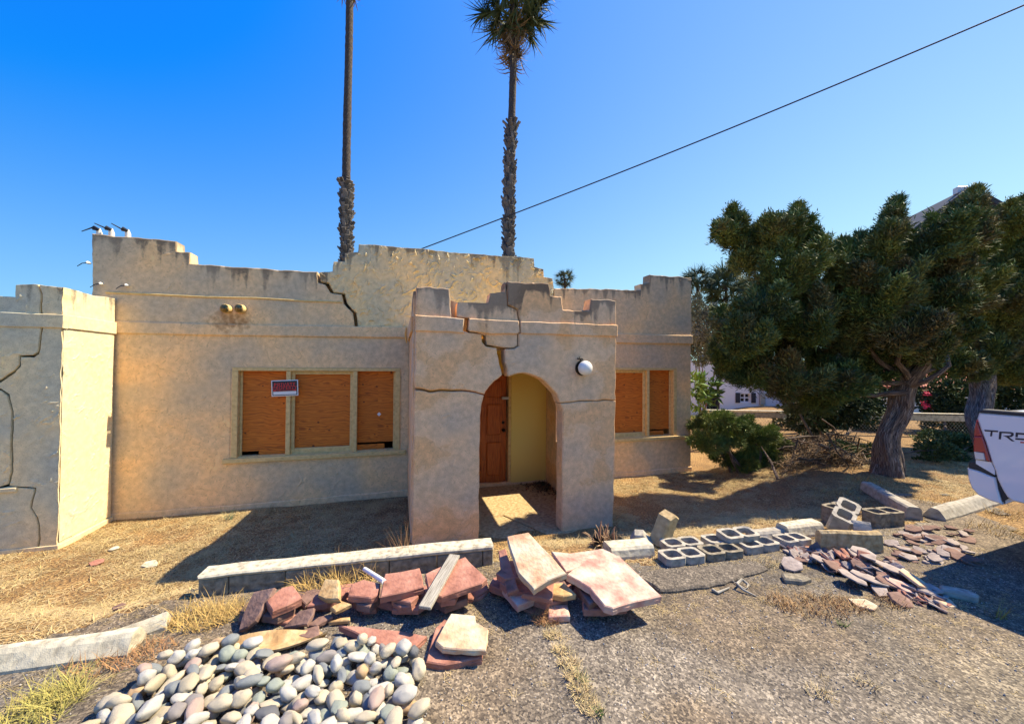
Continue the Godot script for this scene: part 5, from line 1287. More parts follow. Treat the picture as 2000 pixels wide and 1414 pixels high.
# ---------------------------------------------------------------- trees
func tuft_mesh(s: int, n: int, length: float, wide: float, open: float) -> ArrayMesh:
	var r := RandomNumberGenerator.new(); r.seed = s
	var mb := MB.new(); mb.colored = true
	for i in n:
		var t := r.randf_range(0.7, 1.3); mb.col = Color(t, t, t)
		var d := Vector3(r.randfn(0, open), 1.0, r.randfn(0, open)).normalized()
		var a := Vector3(r.randfn(0, length * 0.25), r.randf_range(0, length * 0.3), r.randfn(0, length * 0.25))
		var l := length * r.randf_range(0.5, 1.1)
		var s1 := d.cross(Vector3(r.randfn(0, 1), r.randfn(0, 1), r.randfn(0, 1))).normalized() * wide; var m := a + d * l * 0.45
		mb.tri(a, m + s1, a + d * l); mb.tri(a, a + d * l, m - s1)
	return mb.mesh()
func facing(d: Vector3, s: float) -> Basis:
	var x := d.cross(Vector3(0.21, 0.3, 0.93)).normalized()
	return Basis(x, d, x.cross(d)).rotated(d, rng.randf() * TAU) * Basis.from_scale(Vector3.ONE * s)
# fills lobes [centre, radii (x, y, z)] with tufts that sweep up and out; plumed crowns end in ragged tapering sprays
func fill_crown(lobes: Array, sweep: Vector3, cols: Array, size: float, dense: float, ts: Array, cs: Array, plumes := 0) -> void:
	for q in lobes:
		var c: Vector3 = q[0]; var r: Vector3 = q[1]
		var mean := (r.x + r.y + r.z) / 3.0
		var tone: Color = cols[rng.randi() % cols.size()]
		var n := int(dense * (r.x * r.y + r.y * r.z + r.x * r.z) / (size * size) * (0.35 if plumes > 0 else 1.0))
		for i in n:
			var d := Vector3(rng.randfn(0, 1), rng.randfn(0, 1), rng.randfn(0, 1)).normalized()
			var f := (1.0 - 0.55 * rng.randf() * rng.randf()) * (0.64 if plumes > 0 else 1.0)
			f *= 0.86 + 0.3 * wob.get_noise_3d(c.x * 50 + d.x * 70, d.y * 70, d.z * 70 + c.y * 50)
			tuft(c + Vector3(d.x * r.x, d.y * r.y, d.z * r.z) * f, d * 0.75 + sweep, tone, cols, ts, cs)
		for k in plumes:
			var d := Vector3(rng.randfn(0, 1), rng.randfn(0.2, 0.8), rng.randfn(0.25, 1)).normalized()
			var o := c + Vector3(d.x * r.x, d.y * r.y, d.z * r.z) * 0.5
			var dir := (d * 0.6 + sweep * 1.1 + Vector3(rng.randfn(0, .25), rng.randfn(0, .25), rng.randfn(0, .25))).normalized()
			var L := mean * rng.randf_range(0.7, 1.5); var R := mean * rng.randf_range(0.13, 0.24)
			var own: Color = tone.lerp(cols[rng.randi() % cols.size()], 0.7)
			var shade := rng.randf_range(0.75, 1.3)
			own = Color(own.r * shade, own.g * shade, own.b * shade)
			plume(o, dir, L, R, own, dense, size, cols, ts, cs)
func plume(o: Vector3, dir: Vector3, L: float, R: float, own: Color, dense: float, size: float, cols: Array, ts: Array, cs: Array) -> void:
	var side := dir.cross(Vector3(0.3, 0.2, 0.9)).normalized(); var up := dir.cross(side)
	for i in int(dense * 2.6 * L * R / (size * size)):
		var t := rng.randf(); var a := rng.randf() * TAU
		var rad := R * pow(1.0 - t, 0.6) * rng.randf_range(0.55, 1.05)
		var off := side * cos(a) + up * sin(a)
		tuft(o + dir * L * t + off * rad, off * 0.7 + dir * 0.9, own, cols, ts, cs)
func tuft(p: Vector3, dir: Vector3, tone: Color, cols: Array, ts: Array, cs: Array) -> void:
	ts.push_back(Transform3D(facing((dir + Vector3(rng.randfn(0, .3), rng.randfn(0, .3), rng.randfn(0, .3))).normalized(), rng.randf_range(0.7, 1.3)), p))
	var t := rng.randf_range(0.65, 1.35)
	var e: Color = tone.lerp(cols[rng.randi() % cols.size()], rng.randf() * 0.4)
	cs.push_back(Color(e.r * t, e.g * t, e.b * t))
func limb(mb: MB, a: Vector3, b: Vector3, r0: float, r1: float, bow: float, sides := 8) -> void:
	var pts := []; var rr := []
	var side := Vector3(rng.randfn(0, 1), rng.randfn(0, .5), rng.randfn(0, 1)) * bow
	for i in 7:
		var f := i / 6.0
		pts.push_back(a.lerp(b, f) + side * sin(f * PI) + Vector3(rng.randfn(0, 1), rng.randfn(0, 1), rng.randfn(0, 1)) * bow * 0.1); rr.push_back(lerpf(r0, r1, f))
	mb.tube(pts, rr, sides, true)
func pix_lobes(list: Array, depth: float, spread: float) -> Array:
	var r := []
	for q in list:
		var dz: float = depth + rng.randf_range(-spread, spread) + (q[4] if q.size() > 4 else 0.0)
		var c := at_z(q[0], q[1], dz); var k: float = dz / FOCAL
		r.push_back([c, Vector3(q[2] * k, q[3] * k, (q[2] + q[3]) * 0.5 * k)])
	return r
const JUNIPER := [Color(0.078, 0.120, 0.020), Color(0.115, 0.160, 0.026), Color(0.180, 0.200, 0.036), Color(0.055, 0.088, 0.020), Color(0.15, 0.115, 0.04)]
func make_juniper(lobes_px: Array, depth: float, spread: float, base: Vector3, fork: Vector3, thick: float, label: String, spires: Array) -> void:
	var t := thing("juniper_tree", label, "tree", Transform3D.IDENTITY, "windswept juniper trees by the fence")
	var tr := MB.new()
	var lean := fork - base
	var pts := []; var rr := []
	for i in 27:
		var f := i / 26.0
		pts.push_back(base + lean * f + Vector3(-0.07 * sin(f * 6.0) + 0.03 * sin(f * 13.0), -0.15 if i == 0 else 0.0, 0.06 * cos(f * 5.0) - 0.06)); rr.push_back(thick * (1.0 - 0.28 * f + 0.35 * exp(-f * 10.0) + 0.12 * sin(f * 9.0 + 1.0) * f))
	tr.tube(pts, rr, 44, true, 0.24, base.x)
	# it parts into two stout arms
	for s in [[-0.35, 0.75, 0.1], [0.4, 0.85, -0.15], [0.05, 0.9, 0.3]]:
		limb(tr, fork - lean * 0.12, fork + Vector3(s[0], s[1], s[2]), thick * 0.62, thick * 0.25, 0.08, 14)
	part(t, "trunk", tr, M.bark)
	# sprays reach above each lobe's centre, so the upper lobes sit lower than the outline they make
	var lower := []
	for q in lobes_px: lower.push_back([q[0] - 4, q[1] + (26 if q[1] < 600 else 8), q[2], q[3]])
	var lobes := pix_lobes(lower, depth, spread)
	for q in lobes: q[1] *= 0.8
	for i in range(0, lobes.size(), 2):
		if (lobes[i][0] - fork).length() > 1.9: continue
		var lm := MB.new()
		limb(lm, fork - lean * rng.randf_range(0.0, 0.2), lobes[i][0], thick * 0.28, 0.015, 0.18)
		part(t, "branch", lm, M.bark)
	var ts := []; var cs := []
	fill_crown(lobes, Vector3(0.3, 0.75, 0.05), JUNIPER, 0.065, 8.0, ts, cs, 13)
	# tall pointed sprays that stand above the rest
	for q in spires:
		var a := at_z(q[0], q[1], depth + rng.randf_range(-0.3, 0.3)); var b := at_z(q[2], q[3], depth)
		plume(a, (b - a).normalized(), (b - a).length(), q[4] * depth / FOCAL, JUNIPER[rng.randi() % 3], 9.0, 0.065, JUNIPER, ts, cs)
	scatter(t, "crown", tuft_mesh(3, 10, 0.09, 0.0075, 0.6), M.leaf, ts, cs)
func make_trees() -> void:
	var l1 := [[1432, 450, 24, 42], [1441, 418, 13, 26], [1420, 430, 16, 18], [1462, 492, 38, 32], [1492, 470, 30, 40], [1492, 437, 14, 26], [1512, 440, 26, 40], [1548, 445, 28, 48], [1557, 416, 13, 26], [1580, 500, 44, 46], [1530, 535, 60, 48], [1490, 580, 55, 40], [1600, 555, 56, 48], [1640, 485, 30, 30], [1673, 478, 20, 26], [1678, 465, 8, 18], [1730, 445, 15, 46], [1746, 404, 7, 24], [1715, 490, 34, 28], [1680, 535, 56, 38], [1760, 505, 42, 44], [1742, 560, 58, 50], [1700, 600, 66, 50], [1800, 480, 42, 42], [1848, 452, 46, 46], [1880, 415, 28, 46], [1897, 385, 12, 26], [1897, 470, 36, 38], [1918, 440, 18, 26], [1842, 520, 56, 48],
		[1430, 640, 46, 48], [1480, 655, 66, 56], [1415, 690, 34, 42], [1455, 720, 44, 38], [1530, 680, 66, 56], [1590, 640, 66, 56], [1556, 740, 56, 42], [1620, 720, 56, 46], [1650, 660, 66, 56], [1700, 680, 56, 54], [1752, 648, 64, 56], [1765, 700, 56, 36], [1640, 760, 54, 36], [1820, 600, 56, 56], [1838, 662, 46, 46], [1822, 690, 32, 36], [1760, 600, 60, 50], [1880, 560, 50, 50], [1420, 725, 34, 26], [1480, 740, 44, 28], [1530, 762, 46, 28], [1590, 778, 50, 28], [1640, 735, 50, 34], [1700, 735, 44, 28], [1850, 715, 44, 28], [1560, 600, 50, 44], [1640, 600, 54, 44], [1450, 670, 50, 44]]
	make_juniper(l1, 6.5, 0.7, Vector3(6.28, -0.06, -6.42), at_z(1782, 725, 6.5), 0.175, "broad windswept juniper with a thick fluted trunk beside the concrete kerb", [[1425, 480, 1432, 404, 15], [1452, 480, 1446, 425, 10], [1484, 480, 1493, 428, 13], [1540, 480, 1560, 402, 18], [1520, 470, 1512, 425, 12], [1580, 500, 1592, 445, 14], [1640, 515, 1648, 470, 14], [1668, 510, 1682, 458, 12], [1712, 500, 1755, 388, 17], [1700, 500, 1706, 462, 12], [1770, 500, 1782, 455, 14], [1835, 490, 1852, 425, 18], [1868, 470, 1908, 368, 22], [1890, 480, 1925, 420, 16], [1805, 490, 1815, 445, 14], [1405, 470, 1402, 436, 10], [1760, 640, 1820, 590, 16], [1790, 690, 1850, 640, 16], [1700, 560, 1775, 500, 16]])
	var l2 := [[1990, 415, 36, 46], [1950, 462, 34, 44], [1953, 425, 12, 30], [1978, 500, 56, 56], [1925, 545, 56, 50], [1965, 600, 66, 56], [1905, 615, 56, 50], [1990, 680, 56, 56], [1945, 690, 40, 28], [1900, 665, 46, 46], [2040, 480, 60, 90], [2060, 620, 80, 80], [2120, 560, 90, 90], [2140, 420, 70, 90], [1955, 640, 60, 50], [2010, 720, 60, 40], [1880, 700, 40, 30], [1900, 725, 44, 24], [1960, 730, 50, 24]]
	make_juniper(l2, 8.6, 0.7, on_ground(1945, 905) * Vector3(1, 1, 1), at_z(1918, 700, 8.6), 0.21, "second windswept juniper standing behind the white pickup", [[1940, 500, 1956, 405, 16], [1985, 470, 2004, 385, 20], [1965, 480, 1975, 425, 14], [2020, 450, 2050, 360, 22], [1900, 690, 1960, 640, 16]])
	# low spreading juniper by the house corner
	var t := thing("juniper_bush", "low spreading bright green juniper bush against the house corner", "bush")
	var lobes := pix_lobes([[1362, 822, 26, 12], [1395, 820, 34, 11], [1432, 828, 36, 11], [1468, 838, 30, 11], [1375, 842, 36, 16], [1425, 853, 40, 18], [1472, 862, 40, 20], [1500, 888, 28, 22], [1462, 893, 38, 22], [1495, 916, 26, 12], [1512, 864, 18, 13], [1390, 872, 36, 16], [1420, 896, 38, 16], [1450, 914, 38, 12], [1366, 862, 28, 14], [1520, 905, 18, 18]], 8.0, 0.45)
	var ts := []; var cs := []
	fill_crown(lobes, Vector3(0.45, 0.02, 0.3), [Color(0.17, 0.22, 0.035), Color(0.13, 0.18, 0.03), Color(0.22, 0.25, 0.05), Color(0.08, 0.12, 0.025)], 0.07, 9.0, ts, cs, 5)
	var st := MB.new()
	for i in 5: limb(st, on_ground(1430 + i * 14, 925 - i), lobes[i * 2][0], 0.035, 0.012, 0.1)
	part(t, "stem", st, M.bark)
	scatter(t, "foliage", tuft_mesh(5, 11, 0.10, 0.006, 0.6), M.leaf, ts, cs)
	# leafy shrub behind it, and dark shrubs along the fence
	leafy("fig_shrub", "glossy broad leaved bright green shrub beside the house corner in front of the white villa", [[1362, 775, 26, 26], [1385, 765, 22, 24], [1375, 748, 20, 18], [1355, 750, 18, 26]], 9.5, 0.4, 0.16, [Color(0.10, 0.19, 0.03), Color(0.15, 0.25, 0.05), Color(0.06, 0.12, 0.02)], 3.0, on_ground(1375, 872))
	leafy("dark_shrub", "dark leafy shrub growing through the fence behind the juniper trunk", [[1560, 770, 36, 40], [1600, 790, 50, 46], [1580, 825, 40, 30], [1640, 800, 40, 44], [1665, 780, 40, 40], [1690, 800, 30, 30], [1540, 745, 30, 24]], 9.2, 0.6, 0.085, [Color(0.03, 0.055, 0.014), Color(0.045, 0.08, 0.02), Color(0.025, 0.045, 0.015)], 4.0, on_ground(1610, 872))
	leafy("hedge_shrub", "dark hedge shrub behind the fence beyond the juniper trunk", [[1830, 770, 40, 40], [1880, 780, 44, 44], [1850, 830, 46, 26], [1900, 830, 40, 30], [1960, 780, 40, 50], [2020, 790, 60, 60], [1930, 745, 50, 30]], 11.2, 0.5, 0.09, [Color(0.04, 0.07, 0.018), Color(0.06, 0.10, 0.026), Color(0.03, 0.05, 0.015)], 4.0, on_ground(1880, 850))
	leafy("silver_tree", "silvery small leaved tree beyond the house corner", [[1362, 600, 16, 30], [1372, 640, 24, 40], [1368, 680, 24, 40], [1395, 650, 20, 40], [1350, 640, 22, 60], [1390, 610, 14, 20], [1402, 690, 20, 30]], 13.5, 0.9, 0.075, [Color(0.20, 0.21, 0.14), Color(0.14, 0.16, 0.09), Color(0.27, 0.27, 0.20)], 3.4, on_ground(1372, 830))
	leafy("ground_cover", "low green leafy weeds round the juniper trunk", [[1660, 890, 30, 14], [1640, 875, 30, 14], [1830, 880, 40, 18], [1860, 890, 30, 14], [1820, 905, 40, 12], [1700, 880, 20, 14]], 7.4, 0.3, 0.05, [Color(0.09, 0.14, 0.03), Color(0.06, 0.10, 0.024)], 3.0, on_ground(1650, 905))
	leafy("hedge_shrub", "dense dark shrub filling the gap behind the fence beside the white villa", [[1550, 830, 40, 30], [1600, 840, 50, 30], [1650, 835, 50, 34], [1700, 825, 40, 36], [1680, 860, 50, 24], [1620, 865, 50, 22], [1720, 790, 30, 40]], 11.6, 0.4, 0.09, [Color(0.045, 0.08, 0.02), Color(0.07, 0.115, 0.03), Color(0.03, 0.055, 0.015)], 4.0, on_ground(1640, 850))
	leafy("ground_cover", "sunlit green leafy weeds under the rails beyond the juniper trunk", [[1830, 858, 40, 20], [1870, 862, 40, 18], [1900, 870, 40, 16], [1850, 880, 44, 14], [1810, 885, 20, 14]], 8.8, 0.4, 0.06, [Color(0.10, 0.15, 0.03), Color(0.07, 0.11, 0.024), Color(0.14, 0.18, 0.05)], 3.0, on_ground(1850, 895))
	# pink blossoms behind the juniper
	var bl := thing("flowering_shrub", "dark shrub with a few pink blossoms behind the fence", "shrub")
	var b2 := []; var c2 := []
	for q in [[1812, 770], [1806, 790], [1810, 795], [1900, 815], [1895, 812], [1893, 820]]:
		for k in 14:
			b2.push_back(Transform3D(facing(Vector3(rng.randfn(0, 1), rng.randfn(.3, 1), rng.randfn(.5, 1)).normalized(), rng.randf_range(.5, .9)), at_z(q[0] + rng.randfn(0, 3), q[1] + rng.randfn(0, 3), 10.7 + rng.randfn(0, .1)))); c2.push_back(Color(0.75, 0.07, 0.14) if q[0] < 1850 else Color(0.75, 0.2, 0.1))
	scatter(bl, "blossoms", leaf_mesh(0.1), M.leaf, b2, c2)
	var b3 := []; var c3 := []
	fill_crown(pix_lobes([[1808, 785, 20, 20], [1896, 820, 20, 20], [1850, 800, 40, 26]], 10.8, 0.1), Vector3(0, .4, .3), [Color(0.035, 0.06, 0.016)], 0.09, 3.0, b3, c3)
	scatter(bl, "foliage", leaf_mesh(0.1), M.leaf, b3, c3)
	var sm := MB.new(); limb(sm, on_ground(1850, 860), at_z(1850, 800, 10.8), 0.04, 0.02, 0.05); part(bl, "stem", sm, M.bark)
func leaf_mesh(l: float) -> ArrayMesh:
	var mb := MB.new(); mb.colored = true
	for k in 3:
		var b := Basis(Vector3.UP, k * 2.1) * Basis(Vector3(1, 0, 0), 0.7)
		var w := l * 0.22
		mb.col = Color(1, 1, 1) * (0.85 + 0.15 * k)
		var p := [Vector3(0, 0, 0), Vector3(-w, l * 0.4, 0.02), Vector3(0, l, -0.01), Vector3(w, l * 0.4, 0.02)]
		for i in 4: p[i] = b * p[i]
		mb.tri(p[0], p[3], p[2]); mb.tri(p[0], p[2], p[1])
	return mb.mesh()
func leafy(called: String, label: String, list: Array, depth: float, spread: float, leaf: float, cols: Array, dense: float, root: Vector3) -> void:
	var t := thing(called, label, "tree" if called.ends_with("tree") else "shrub")
	var lobes := pix_lobes(list, depth, spread)
	var st := MB.new()
	for i in range(0, lobes.size(), 2): limb(st, root + Vector3(rng.randfn(0, .08), -0.05, rng.randfn(0, .08)), lobes[i][0], 0.035, 0.012, 0.08)
	part(t, "trunk" if called.ends_with("tree") else "stem", st, M.bark)
	var ts := []; var cs := []
	fill_crown(lobes, Vector3(0, 0.3, 0.25), cols, leaf, dense, ts, cs)
	scatter(t, "crown" if called.ends_with("tree") else "foliage", leaf_mesh(leaf * 1.2), M.leaf, ts, cs)
# ---------------------------------------------------------------- palms
func fan_mesh(s: int, r: float, n: int, droop: float, dead: bool) -> ArrayMesh:
	var g := RandomNumberGenerator.new(); g.seed = s
	var mb := MB.new(); mb.colored = true
	# stalk along +y, fan at its end
	mb.col = Color(0.16, 0.15, 0.06) if not dead else Color(0.28, 0.2, 0.11)
	var stalk := r * 0.9
	mb.tube([Vector3.ZERO, Vector3(0, stalk * 0.6, 0.02), Vector3(0, stalk, 0)], [.022, .016, .01], 4, false)
	for i in n:
		var a := lerpf(-2.1, 2.1, (i + 0.5) / n)
		var t := g.randf_range(0.7, 1.3)
		mb.col = Color(0.055 * t, 0.085 * t, 0.025 * t) if not dead else Color(0.2 * t, 0.15 * t, 0.09 * t)
		blade(mb, Vector3(0, stalk, 0), Vector3(sin(a), cos(a), g.randfn(0, .18)), r * g.randf_range(0.75, 1.05), r * 0.045, droop, 4)
	return mb.mesh()
func make_palm(px0: float, py0: float, px1: float, py1: float, depth: float, r: float, seed_: int, skirt_from: float, skirt_to: float, label: String, frond_r: float, fronds: int, extra_dead: int) -> void:
	var a := at_z(px0, py0, depth); var b := at_z(px1, py1, depth)
	var foot := a + (a - b) * ((a.y + 0.5) / maxf(0.1, b.y - a.y)) * Vector3(0.2, 1, 0.2); foot.y = -0.5
	var t := thing("fan_palm", label, "palm tree", Transform3D.IDENTITY, "fan palms")
	var g := RandomNumberGenerator.new(); g.seed = seed_
	var mb := MB.new()
	var pts := []; var rr := []
	var n := int((b.y - foot.y) / 0.16)
	for i in n + 1:
		var f := float(i) / n
		var p := foot.lerp(b, f)
		if p.y > a.y: p = a.lerp(b, (p.y - a.y) / (b.y - a.y))
		pts.push_back(p + Vector3(sin(f * 9.0) * 0.03, 0, 0)); rr.push_back(r * (1.0 - 0.3 * f) * (1.0 + 0.05 * (i % 2)) * g.randf_range(0.96, 1.04))
	mb.tube(pts, rr, 14, true); part(t, "trunk", mb, M.palm_bark)
	# old leaf bases left on part of the trunk
	if skirt_to > skirt_from:
		var ts := []; var cs := []
		var boot := MB.new(); boot.box(Vector3(-0.05, 0, -0.02), Vector3(0.05, 0.24, 0.02), 0.008)
		for i in 900:
			var y := lerpf(skirt_from, skirt_to, g.randf())
			var k := clampi(int((y - foot.y) / (b.y - foot.y) * n), 0, n)
			var an := g.randf() * TAU
			var o := Vector3(cos(an), 0, sin(an))
			var x := Vector3.UP.cross(o)
			var tilt := g.randf_range(0.15, 0.75) + (0.5 if y > skirt_to - 0.25 else 0.0)
			var bs := Basis(x, (Vector3.UP + o * tilt).normalized(), x.cross((Vector3.UP + o * tilt).normalized()))
			var s := g.randf_range(0.6, 1.2)
			ts.push_back(Transform3D(bs * Basis.from_scale(Vector3.ONE * s * 1.1), Vector3(pts[k].x, y, pts[k].z) + o * rr[k] * 0.8))
			var c := g.randf_range(0.06, 0.2); cs.push_back(Color(c, c * 0.88, c * 0.74))
		scatter(t, "leaf_bases", boot.mesh(), M.straw, ts, cs)
	var live := [fan_mesh(seed_ + 1, frond_r, 22, 0.12, false), fan_mesh(seed_ + 2, frond_r, 22, 0.3, false)]
	var dead := [fan_mesh(seed_ + 3, frond_r * 0.8, 14, 0.4, true)]
	for i in fronds:
		var an := g.randf() * TAU; var el := lerpf(-1.2, 1.35, pow(float(i) / fronds, 0.8))
		var d := Vector3(cos(an) * cos(el), sin(el), sin(an) * cos(el)).normalized()
		var o := part(t, "frond", live[i % 2], M.leaf); o.transform = Transform3D(facing(d, g.randf_range(0.8, 1.15)), b)
	for i in extra_dead:
		var an := g.randf() * TAU
		var d := Vector3(cos(an) * 0.32, -1.0, sin(an) * 0.32).normalized()
		var o := part(t, "dead_frond", dead[0], M.leaf); o.transform = Transform3D(facing(d, g.randf_range(0.7, 1.2)), b - Vector3(0, g.randf_range(0.1, 1.4), 0))
func make_palms() -> void:
	make_palm(676, 500, 682, -110, 14.0, 0.17, 301, 2.0, 8.4, "tall bare fan palm trunk rising behind the stepped end of the parapet", 0.75, 26, 26)
	make_palm(994, 500, 1003, 12, 14.0, 0.17, 311, 2.0, 10.7, "tall fan palm with a full shaggy crown behind the middle of the parapet", 1.0, 70, 24)
	make_palm(1103, 620, 1103, 545, 45.0, 0.2, 321, 0, 0, "small distant fan palm just above the parapet", 0.85, 36, 8)
	make_palm(1368, 700, 1362, 552, 42.0, 0.2, 331, 0, 0, "distant fan palm beside the end of the parapet", 1.2, 36, 8)
	make_palm(1420, 700, 1418, 560, 40.0, 0.2, 341, 0, 0, "distant bushy fan palm between the parapet end and the juniper", 1.6, 60, 8)
	make_palm(1455, 700, 1456, 565, 44.0, 0.2, 351, 0, 0, "distant fan palm half hidden by the juniper's outer branches", 1.3, 36, 6)
# ---------------------------------------------------------------- fence, far houses, cable, sign, brush heap
func make_fence() -> void:
	var a := at_z(1385, 802, 10.6); var b := at_z(2120, 797, 9.8)
	var gy := -0.3
	var t := thing("rail_fence", "white rail fence with chain link behind the juniper trees", "fence", bar_between(Vector3(a.x, 0, a.z), Vector3(b.x, 0, b.z)))
	var L := Vector3(b.x - a.x, 0, b.z - a.z).length()
	var top := a.y
	for r in [[top - 0.02, 0.16], [top - 0.68, 0.15]]:
		var x := 0.0
		while x < L:
			var mb := MB.new(); mb.box(Vector3(x + 0.004, r[0] - r[1], -0.04), Vector3(minf(L, x + 2.4) - 0.004, r[0], 0.0), 0.006); part(t, "rail", mb, M.rail); x += 2.4
	var x := 0.0
	while x <= L + 0.1:
		var mb := MB.new(); mb.box(Vector3(x - 0.05, gy - 0.2, -0.145), Vector3(x + 0.05, top + 0.02, -0.042), 0.008); part(t, "post", mb, M.rail); x += 2.4
	var cap := MB.new(); cap.box(Vector3(0, top + 0.0, -0.12), Vector3(L, top + 0.022, 0.02), 0.004); part(t, "cap_rail", cap, M.rail)
	var net := MB.new()
	x = -1.0
	while x < L:
		for s in [1, -1]:
			var p0 := Vector3(x, gy, -0.16); var p1 := Vector3(x + (top - gy) * 0.8 , top - 0.05, -0.16)
			if s < 0: p0 = Vector3(x + (top - gy) * 0.8, gy, -0.163); p1 = Vector3(x, top - 0.05, -0.163)
			var sd := Vector3(0.0022, 0, 0)
			net.quad(p0 - sd, p0 + sd, p1 + sd, p1 - sd)
		x += 0.085
	var o := part(t, "chain_link", net, M.metal); o.set_meta("kind", "stuff")
func make_far_houses() -> void:
	# white villa beyond the fence
	var D := 18.0
	var a := at_z(1330, 706, D); var b := at_z(1600, 706, D)
	var base := Vector3(a.x, 0, a.z)
	var L := b.x - a.x + 1.0
	var t := thing("white_villa", "low white flat roofed villa beyond the fence", "house", Transform3D(Basis.IDENTITY, base))
	var px := func(x: float, y: float) -> Vector2:
		var p := at_z(x, y, D); return Vector2(p.x - base.x, p.y)
	var w1: Vector2 = px.call(1447, 785); var w2: Vector2 = px.call(1466, 769)
	var g1: Vector2 = px.call(1381, 800); var g2: Vector2 = px.call(1407, 760)
	var mb := MB.new(); rect_wall(mb, -1.0, L, -1.2, a.y, [[w1.x, w2.x, w1.y, w2.y], [g1.x, g2.x, g1.y, g2.y]], 0.0, -0.3); part(t, "wall", mb, M.house_white)
	mbox(t, "side_wall", M.house_white, L - 0.3, L, -1.2, a.y, -6.0, -0.3)
	mbox(t, "roof", M.roofing, -1.0, L - 0.3, a.y - 0.3, a.y - 0.15, -6.0, -0.3)
	mbox(t, "coping", M.house_white, -1.02, L + 0.02, a.y, a.y + 0.06, -0.32, 0.03)
	for q in [[w1, w2, 2, 2, "window"], [g1, g2, 4, 1, "barred_window"]]:
		var w := Node3D.new(); w.name = q[4]; t.add_child(w, true)
		var lo: Vector2 = q[0]; var hi: Vector2 = q[1]
		var gl := MB.new(); gl.box(Vector3(lo.x, lo.y, -0.2), Vector3(hi.x, hi.y, -0.18)); part(w, "pane", gl, M.glass)
		var fr := MB.new()
		for k in q[2] + 1:
			var x := lerpf(lo.x, hi.x, float(k) / q[2]); fr.box(Vector3(x - 0.022, lo.y, -0.1), Vector3(x + 0.022, hi.y, -0.06))
		for k in q[3] + 1:
			var y := lerpf(lo.y, hi.y, float(k) / q[3]); fr.box(Vector3(lo.x, y - 0.024, -0.099), Vector3(hi.x, y + 0.024, -0.061))
		part(w, "frame", fr, M.white if q[4] == "window" else M.black)
	for s in [-1, 1]:
		var x: float = (w1.x - 0.14) if s < 0 else (w2.x + 0.14)
		mbox(t, "shutter", M.plastic, x - 0.1, x + 0.1, w1.y - 0.04, w2.y + 0.04, 0.003, 0.04)
	var m1: Vector2 = px.call(1487, 790); var m2: Vector2 = px.call(1496, 762)
	var mt := MB.new(); mt.box(Vector3(m1.x - 0.1, m1.y, 0.003), Vector3(m1.x + 0.14, m1.y + 0.4, 0.12), 0.01); mt.tube([Vector3(m1.x, m1.y + 0.45, 0.06), Vector3(m1.x, m1.y + 0.45, 0.16)], [.13, .12], 14); mt.tube([Vector3(m1.x + 0.06, m1.y + 0.4, 0.05), Vector3(m1.x + 0.06, a.y + 0.5, 0.05)], [.03, .03], 8)
	part(t, "electric_meter", mt, M.metal)
	# dish on its roof
	var dc := at_z(1376, 690, 18.6)
	var dish := thing("satellite_dish", "grey satellite dish on the white villa roof", "satellite dish", Transform3D(Basis(Vector3.UP, 0.5) * Basis(Vector3(1, 0, 0), 0.5), dc))
	var ds := MB.new()
	var dp := []; var dr := []
	for k in 7: dp.push_back(Vector3(0, 0, -0.12 + 0.12 * pow(k / 6.0, 2.0))); dr.push_back(0.02 + 0.36 * k / 6.0)
	ds.tube(dp, dr, 20, false); part(dish, "reflector", ds, M.metal)
	ds = MB.new(); ds.tube([Vector3(0, -0.3, 0), Vector3(0, -0.2, 0.3), Vector3(0, 0, 0.42)], [.015, .015, .04], 6); part(dish, "arm", ds, M.metal)
	ds = MB.new(); ds.tube([Vector3(0, 0, -0.12), Vector3(0, -0.45, -0.25)], [.03, .03], 8); part(dish, "mast", ds, M.metal)
	# tiled house behind the junipers
	var c := Vector3(17.5, 0, -15.5)
	var h := thing("tiled_house", "house with a red tiled roof glimpsed behind the junipers", "house", Transform3D(Basis(Vector3.UP, 0.1), c))
	mbox(h, "wall", M.house_white, -3.5, 9.0, -1.0, 1.15, -5.0, 0.0)
	var roof := MB.new(); roof.quad(Vector3(-4.0, 1.0, 0.5), Vector3(9.5, 1.0, 0.5), Vector3(9.5, 1.95, -2.5), Vector3(-4.0, 1.95, -2.5)); roof.quad(Vector3(9.5, 1.0, -5.5), Vector3(-4.0, 1.0, -5.5), Vector3(-4.0, 1.95, -2.5), Vector3(9.5, 1.95, -2.5))
	roof.quad(Vector3(-4.0, 0.99, -5.5), Vector3(9.5, 0.99, -5.5), Vector3(9.5, 0.99, 0.5), Vector3(-4.0, 0.99, 0.5)); roof.tri(Vector3(-4, 1, -5.5), Vector3(-4, 1, .5), Vector3(-4, 1.95, -2.5)); roof.tri(Vector3(9.5, 1, .5), Vector3(9.5, 1, -5.5), Vector3(9.5, 1.95, -2.5))
	part(h, "roof", roof, M.tile)
	var tl := MB.new(); tl.tube([Vector3(0, 0, 0), Vector3(0, 0.03, -0.36)], [.075, .06], 8, true)
	var tm := tl.mesh()
	# only the tiles of the stretch that shows between the trees
	var ry := atan2(0.95, 3.0)
	for i in 30:
		for j in 10:
			var o := part(h, "roof_tile", tm, M.tile)
			o.transform = Transform3D(Basis(Vector3(1, 0, 0), ry), Vector3(-3.9 + i * 0.17 + (4.6 if i >= 15 else 0.0), 1.04 + j * 0.095, 0.46 - j * 0.3))
	# gable that looks over the junipers from the hill behind
	var g := thing("gabled_house", "tall gabled house peak showing above the juniper tops", "house", Transform3D(Basis(Vector3.UP, -0.25), at_z(1885, 400, 26.0) * Vector3(1, 0, 1)))
	var pk := at_z(1900, 372, 26.0).y
